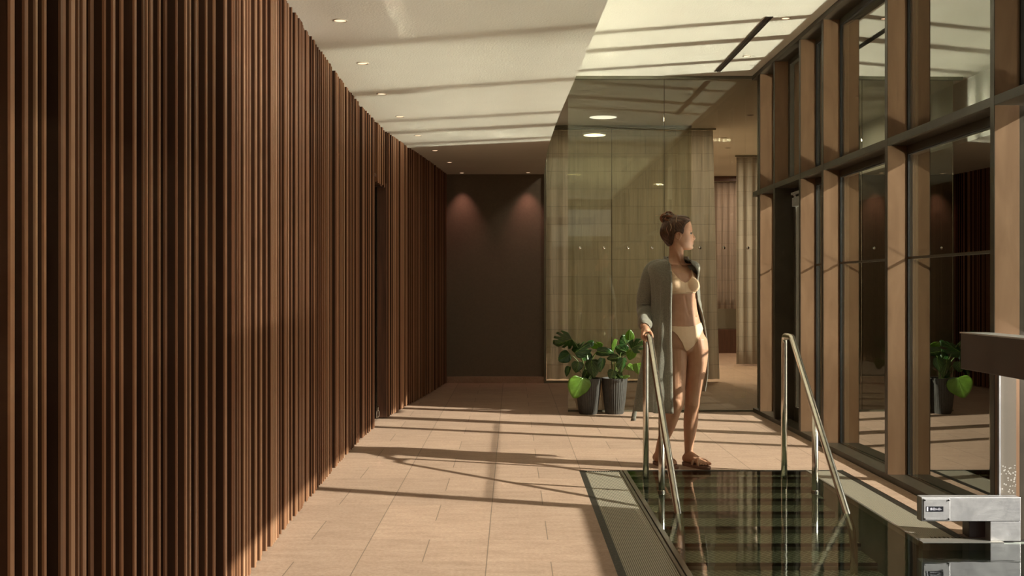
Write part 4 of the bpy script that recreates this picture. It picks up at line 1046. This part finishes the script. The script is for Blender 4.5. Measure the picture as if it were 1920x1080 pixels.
def edge_pts():
    E = [(1296, 413), (1291, 416.5), (1285, 420.5), (1281, 426), (1279.3, 432), (1278, 438), (1274, 436), (1269, 435), (1263, 437.5), (1261.5, 444), (1260.8, 451), (1258, 459), (1252, 461), (1247, 457)]
    tab0 = [(k, e[0]) for k, e in enumerate(E)]; tab1 = [(k, e[1]) for k, e in enumerate(E)]
    N = 110
    for k in range(N):
        t = (len(E) - 1) * k / (N - 1); yield smooth_table(tab0, t), smooth_table(tab1, t)
for sd in (-1, 1):
    for a, b_ in edge_pts():
        tx, tz = 1257 + rl.uniform(-4, 4), 413 + rl.uniform(-4, 4); pts = []; rr = []
        bow = rl.uniform(-.5, 1.5); NP = 12
        for k in range(NP + 1):
            t = k / NP; px = a + (tx - a) * t; py = b_ + (tz - b_) * t - (6 + bow) * math.sin(PI * t) * (1 if b_ < 445 else -.15) * (.45 if a > 1285 else .8)
            o_ = H(px, py, sd * .25) - WL; h = hb.ray_cast(o_, Vector((0, -sd, 0)))
            if h[0] is None: continue
            pts.append(h[0] + WL + Vector((0, sd * .0004, 0))); rr.append(.0017 * (.35 + .65 * math.sin(PI * min(1, t * .8 + .12))))
        if len(pts) > 4: lk.tube(pts, rr, 6, .55)
obj('combed_locks', lk, 'hair_fine', hair, True)
# bun
b = MB(); bc = H(1253.5, 410.5, 0); r_ = random.Random(3)
b.ell(bc, .040, .042, .042, 24, 14); 
obj('bun_core', b, 'hair_brown', hair, True)
for q in range(20):
    b = MB(); ax = Vector((r_.uniform(-1, 1), r_.uniform(-1, 1), r_.uniform(-1, 1))).normalized(); u = ax.orthogonal().normalized(); w_ = ax.cross(u)
    a0 = r_.uniform(0, 6); R0 = r_.uniform(.036, .043); cc = bc + ax * r_.uniform(-.020, .020); pts = []; rr = []
    for k in range(19):
        t = k / 18; a = a0 + t * r_.choice([3.6, 4.2]) ; R1 = R0 + .004 * math.sin(3 * a + q)
        pts.append(cc + (u * math.cos(a) + w_ * math.sin(a)) * R1 * (1 - .12 * t) + ax * .012 * math.sin(2 * a)); rr.append(.0095 * math.sin(PI * (t * .86 + .07)) + .001)
    b.tube(pts, rr, 10, .55); obj('hair_lock', b, 'hair_auburn' if q % 3 else 'hair_brown', hair, True)
def strand(pts, r, mat):
    b = MB(); q = []
    for i in range(len(pts) - 1):
        for k in range(4):
            t = k / 4; p = [H(*pts[max(0, min(len(pts) - 1, i + o_))]) for o_ in (-1, 0, 1, 2)]
            q.append(.5 * ((2 * p[1]) + (p[2] - p[0]) * t + (2 * p[0] - 5 * p[1] + 4 * p[2] - p[3]) * t * t + (3 * p[1] - p[0] - 3 * p[2] + p[3]) * t ** 3))
    q.append(H(*pts[-1])); n_ = len(q); b.tube(q, [r * (.35 + math.sin(PI * k / (n_ - 1)) * .65) for k in range(n_)], 6, .6); obj('loose_strand', b, mat, hair, True)
strand([(1251, 413, -.05), (1254, 420, -.062), (1255.5, 427, -.083), (1253, 434, -.090)], .0022, 'hair_light')
strand([(1250, 424, -.075), (1246.5, 430, -.083), (1249, 438, -.088), (1249.5, 442, -.088), (1247, 447, -.085)], .0019, 'hair_auburn')
strand([(1267.5, 407, -.055), (1265, 413, -.070), (1264.6, 419, -.078)], .0026, 'hair_light')
strand([(1241, 405, -.02), (1235, 404, -.02), (1231, 404.2, -.02), (1227.5, 405.5, -.02)], .0013, 'hair_light')
strand([(1246, 402, -.038), (1247, 408, -.047), (1245, 416, -.046)], .0026, 'hair_auburn')
strand([(1262, 401, -.035), (1266, 405, -.045), (1262, 412, -.058), (1259, 421, -.072)], .0030, 'hair_auburn')
# sandals
for Q, mir in ((FQ[0], 0), (FQ[1], 1)):
    so_ = MB(); n = 28
    def out(k):
        t = 2 * PI * k / n; fw = .075 + .137 * math.cos(t); w = .038 + (.010 if math.cos(t) > 0 else -.002) * math.cos(t) ** 2
        return fw, w * math.sin(t)
    so_.loft([[Q(out(k)[0] * s_ + (1 - s_) * .07, out(k)[1] * s_, z) for k in range(n)] for z, s_ in ((-.0235, .97), (-.018, 1.0), (-.004, 1.0), (-.001, .98))])
    sdl = obj('sandal', so_, 'sandal_sole', woman, True, auto=50)
    for f0, wd, hh, sk in ((.112, .020, .050, .030), (.108, .020, .052, -.030)):
        g_ = []
        for dfw in (-wd / 2, wd / 2):
            g_.append([Q(f0 + dfw + sk * math.cos(t), .004 + .049 * math.cos(t), -.004 + (hh - .25 * dfw) * math.sin(t) ** .8) for t in [PI * k / 14 for k in range(15)]])
        b = MB(); b.grid(g_); obj('sandal_strap', b, 'sandal_strap', sdl, True, solid=.0035)
# ------------------------------------------------------------------ cardigan
card = MB()
# py, centre px, half width px, depth m, left edge x px, right edge angle (deg)
CR = [(485.5, 1268, 18, .068, 1252.5, 302), (487.5, 1267.5, 25, .082, 1250.5, 308), (490.5, 1266.5, 36, .094, 1249.5, 314), (494, 1265, 43, .104, 1249.5, 318), (499, 1264, 47, .112, 1250, 312), (508, 1263.5, 48, .124, 1250.5, 303), (520, 1264, 45, .142, 1251, 292), (540, 1265, 42, .146, 1251, 284),
      (570, 1266, 43, .135, 1251, 277), (610, 1267, 50, .145, 1250.5, 268), (650, 1268, 57, .165, 1250, 262), (700, 1266, 64, .185, 1250, 255), (740, 1263, 67, .20, 1250, 250), (769, 1261, 68, .205, 1250.5, 246)]
cols = [[(r[0], r[j]) for r in CR] for j in range(1, 6)]
def card_pt(py, al_t, extra=0.0):
    cx, A, B, ex, a1 = [smooth_table(c_, py) for c_ in cols]
    A *= S
    sin0 = max(-.95, min(.95, (cx - ex) * S / A)); a0 = math.degrees(math.asin(sin0))
    al = a0 + (a1 - a0) * al_t
    hem = 1 - .115 * max(0, min(1, (al - 110) / 100))
    py2 = 485.5 + (py - 485.5) * hem
    t = max(0, (py - 540) / 230); alr = math.radians(al)
    w = extra + (t + .42 * min(1, max(0, (py - 500) / 40))) * (.015 * math.sin(alr * 8 + .8 + py * .004) + .008 * math.sin(alr * 17 + 2 + py * .012)) * min(1, max(0, al_t * 9)) + .002 * math.sin(py * .11 + al * .06) * min(1, max(0, (py - 495) / 30))
    c = P(cx, py2, PY); return Vector((c.x - (A + w) * math.sin(alr), c.y - (B + w) * math.cos(alr), c.z))
rows = []
for i in range(91):
    py = 485.5 + 283.5 * (i / 90) ** 1.0; rows.append([card_pt(py, k / 96) for k in range(97)])
card.grid(rows); cd = obj('cardigan', card, 'knit_grey', woman, True, solid=.006)
cd.modifiers['s'].offset = 0
# edge bands
def band(pts, nrm_c, w, th, name='edge_band'):
    b = MB(); rings = []
    for i, p in enumerate(pts):
        d = (pts[min(i + 1, len(pts) - 1)] - pts[max(0, i - 1)]).normalized(); o_ = Vector((nrm_c.x, nrm_c.y, p.z)); nr = (p - o_); nr = (nr - d * nr.dot(d)).normalized(); l = d.cross(nr).normalized()
        rings.append([p + l * w * math.cos(t) + nr * th * math.sin(t) for t in [2 * PI * k / 14 for k in range(14)]])
    b.loft(rings); return obj(name, b, 'knit_grey', cd, True)
cc = P(1266, 520, PY)
pts = [card_pt(769 - 283 * k / 70, 0.0, .004) for k in range(68)] 
top_l = pts[-1]
nb = [card_pt(486.5, .0 + k / 14, .004) + Vector((0, 0, .002 + .008 * math.sin(PI * k / 14))) for k in range(1, 14)]
rt = [card_pt(487.2 + 1.0 * k + .9 * k * k * .12, 1.0, .004) for k in range(0, 24)]
band(pts + nb + rt, cc, .0155, .0065)
# sleeves
def sleeve(spec, cuff=True, name='sleeve', seed=1):
    """(px, py, Y, r)"""
    c_ = [[(i, s_[j]) for i, s_ in enumerate(spec)] for j in range(4)]; N = 60; pts = []; rr = []
    for k in range(N + 1):
        t = (len(spec) - 1) * k / N; px, py, Y, r = [smooth_table(q, t) for q in c_]; pts.append(P(px, py, Y)); rr.append(r)
    prev = None; rings = []
    for i, p in enumerate(pts):
        d = (pts[min(i + 1, N)] - pts[max(i - 1, 0)]).normalized(); a = Vector((1, 0, 0)) if prev is None else prev; u = (a - d * a.dot(d)).normalized(); prev = u; w = d.cross(u)
        f = i / N; ring = []
        for k in range(36):
            t = 2 * PI * k / 36; fold = (.0045 * math.sin(i * .95 + 2.2 * math.sin(t + seed)) * max(0, (f - .45) / .55) * 1.6 + .0035 * math.sin(3 * t + i * .12 + seed) + .002 * math.sin(i * .5 + 2 * t))
            ring.append(p + (u * math.cos(t) + w * math.sin(t)) * (rr[i] + fold))
        rings.append(ring)
    b = MB(); b.loft(rings, cap=False); o = obj(name, b, 'knit_grey', cd, True, solid=.005); o.modifiers['s'].offset = -1; return o
sleeve([(1246, 493, 7.49, .028), (1236, 499, 7.50, .056), (1227, 507, 7.51, .065), (1219, 524, 7.52, .0640), (1213, 545, 7.54, .0590), (1209, 566, 7.55, .0560), (1208, 580, 7.535, .0540), (1208.5, 592, 7.46, .0480), (1208.5, 602, 7.40, .0450), (1208.5, 609, 7.345, .0420), (1208, 613.5, 7.325, .034)])
sleeve([(1286, 497, 7.50, .030), (1292, 502, 7.50, .042), (1295, 508, 7.51, .048), (1297, 524, 7.53, .046), (1299, 545, 7.57, .045), (1302, 566, 7.60, .044), (1304, 582, 7.605, .044), (1306, 600, 7.60, .043), (1307, 616, 7.59, .038), (1307, 630, 7.585, .030)], seed=3)
# belt hanging down behind the rail
b = MB(); bp = [(1217, 655, 7.60), (1212, 676, 7.625), (1207, 700, 7.64), (1200, 730, 7.65), (1193, 757, 7.66), (1187, 789, 7.665)]
g_ = []
for i in range(26):
    t = 5 * i / 25; q = [smooth_table([(k, s_[j]) for k, s_ in enumerate(bp)], t) for j in range(3)]; p = P(*q)
    tw = .35 + .5 * math.sin(t * 1.1); wv = .021 * (.8 + .2 * math.cos(t)); l = Vector((math.cos(tw), math.sin(tw), .12)) * wv
    g_.append([p - l, p - l * .3 + Vector((0, -.003, 0)), p + l * .3 + Vector((0, -.003, 0)), p + l])
b.grid(g_); obj('belt', b, 'knit_grey', cd, True, solid=.005)
# ================================================================== LIGHT, SKY, CAMERA
sun = bpy.data.lights.new('sun', 'SUN'); sun.energy = 20; sun.angle = math.radians(.7); sun.color = (1.0, .94, .86)
so = bpy.data.objects.new('sun', sun); COL.objects.link(so)
so.rotation_euler = Vector((-1, .335, -.535)).to_track_quat('-Z', 'Y').to_euler(); so.location = (12, -4, 8)
w = bpy.data.worlds.new('world'); SC.world = w; w.use_nodes = True; nt = w.node_tree; nt.nodes.clear()
o = nt.nodes.new('ShaderNodeOutputWorld'); bg = nt.nodes.new('ShaderNodeBackground')
sk = nt.nodes.new('ShaderNodeTexSky'); sk.sky_type = 'NISHITA'; sk.sun_disc = False; sk.sun_elevation = math.radians(26.6)
sk.sun_rotation = math.radians(110); sk.air_density = 1.2; sk.dust_density = 2.5
hs = nt.nodes.new('ShaderNodeHueSaturation'); hs.inputs['Saturation'].default_value = .45
nt.links.new(sk.outputs[0], hs.inputs['Color']); nt.links.new(hs.outputs[0], bg.inputs[0]); nt.links.new(bg.outputs[0], o.inputs[0])
bg.inputs[1].default_value = .13
def spot(name, loc, to, e, size=50, col=(1, .7, .5), blend=.8, r=.02):
    l = bpy.data.lights.new(name, 'SPOT'); l.energy = e; l.spot_size = math.radians(size); l.spot_blend = blend; l.color = col; l.shadow_soft_size = r
    q = bpy.data.objects.new(name, l); COL.objects.link(q); q.location = loc
    q.rotation_euler = (Vector(to) - Vector(loc)).to_track_quat('-Z', 'Y').to_euler(); return q
for x in (-.651, .208):
    spot('downlight_beam', (x, 13.84, CEIL_LOW - .01), (x, 14.03, 1.9), 16, 60, (1, .45, .34), 1.0)
for x, y in [(-.959, 5.96), (-.992, 7.09), (-1.002, 8.21), (-.975, 9.29), (-.92, 10.45), (-.835, 11.59), (-.741, 12.67)]:
    spot('downlight_beam', (x, y, CEIL_LOW - .01), (x, y, 0), 3, 70, (1, .72, .5), .8)
def area(name, loc, size, e, col, rot=(0, 0, 0)):
    l = bpy.data.lights.new(name, 'AREA'); l.energy = e; l.size = size; l.color = col; l.shape = 'DISK'
    q = bpy.data.objects.new(name, l); COL.objects.link(q); q.location = loc; q.rotation_euler = rot
area('fill_light', (1.14, 13.35, CEIL_HI - .03), .3, 9, (1, .84, .62))  # added light under the glowing ceiling patch
area('fill_light', (3.0, 15.2, CEIL_HI - .03), .3, 60, (1, .84, .62))  # added fill to brighten the room beyond the glass
area('fill_light', (1.0, 16.2, CEIL_HI - .03), .3, 85, (1, .86, .70)); area('fill_light', (2.3, 16.2, CEIL_HI - .03), .3, 85, (1, .86, .70))  # added fill behind the wide curtain so it glows, no fixtures modelled
area('fill_light', (4.6, 19.6, CEIL_HI - .03), .3, 60, (1, .74, .6))  # unseen warm light for the pink on the far curtain
cam = bpy.data.cameras.new('camera'); cam.sensor_width = 36; cam.lens = 36 * F / 1920; cam.clip_start = .05
co = bpy.data.objects.new('camera', cam); COL.objects.link(co); co.location = (0, 0, EYE); co.rotation_euler = (PI / 2, 0, 0)
SC.camera = co
SC.view_settings.view_transform = 'Standard'; SC.view_settings.look = 'None'; SC.view_settings.gamma = 1
SC.view_settings.use_curve_mapping = False; SC.view_settings.exposure = -.34
cy = SC.cycles; cy.max_bounces = 10; cy.diffuse_bounces = 5; cy.glossy_bounces = 5; cy.transparent_max_bounces = 24; cy.transmission_bounces = 6
cy.sample_clamp_indirect = 0; cy.blur_glossy = 0; cy.use_guiding = True
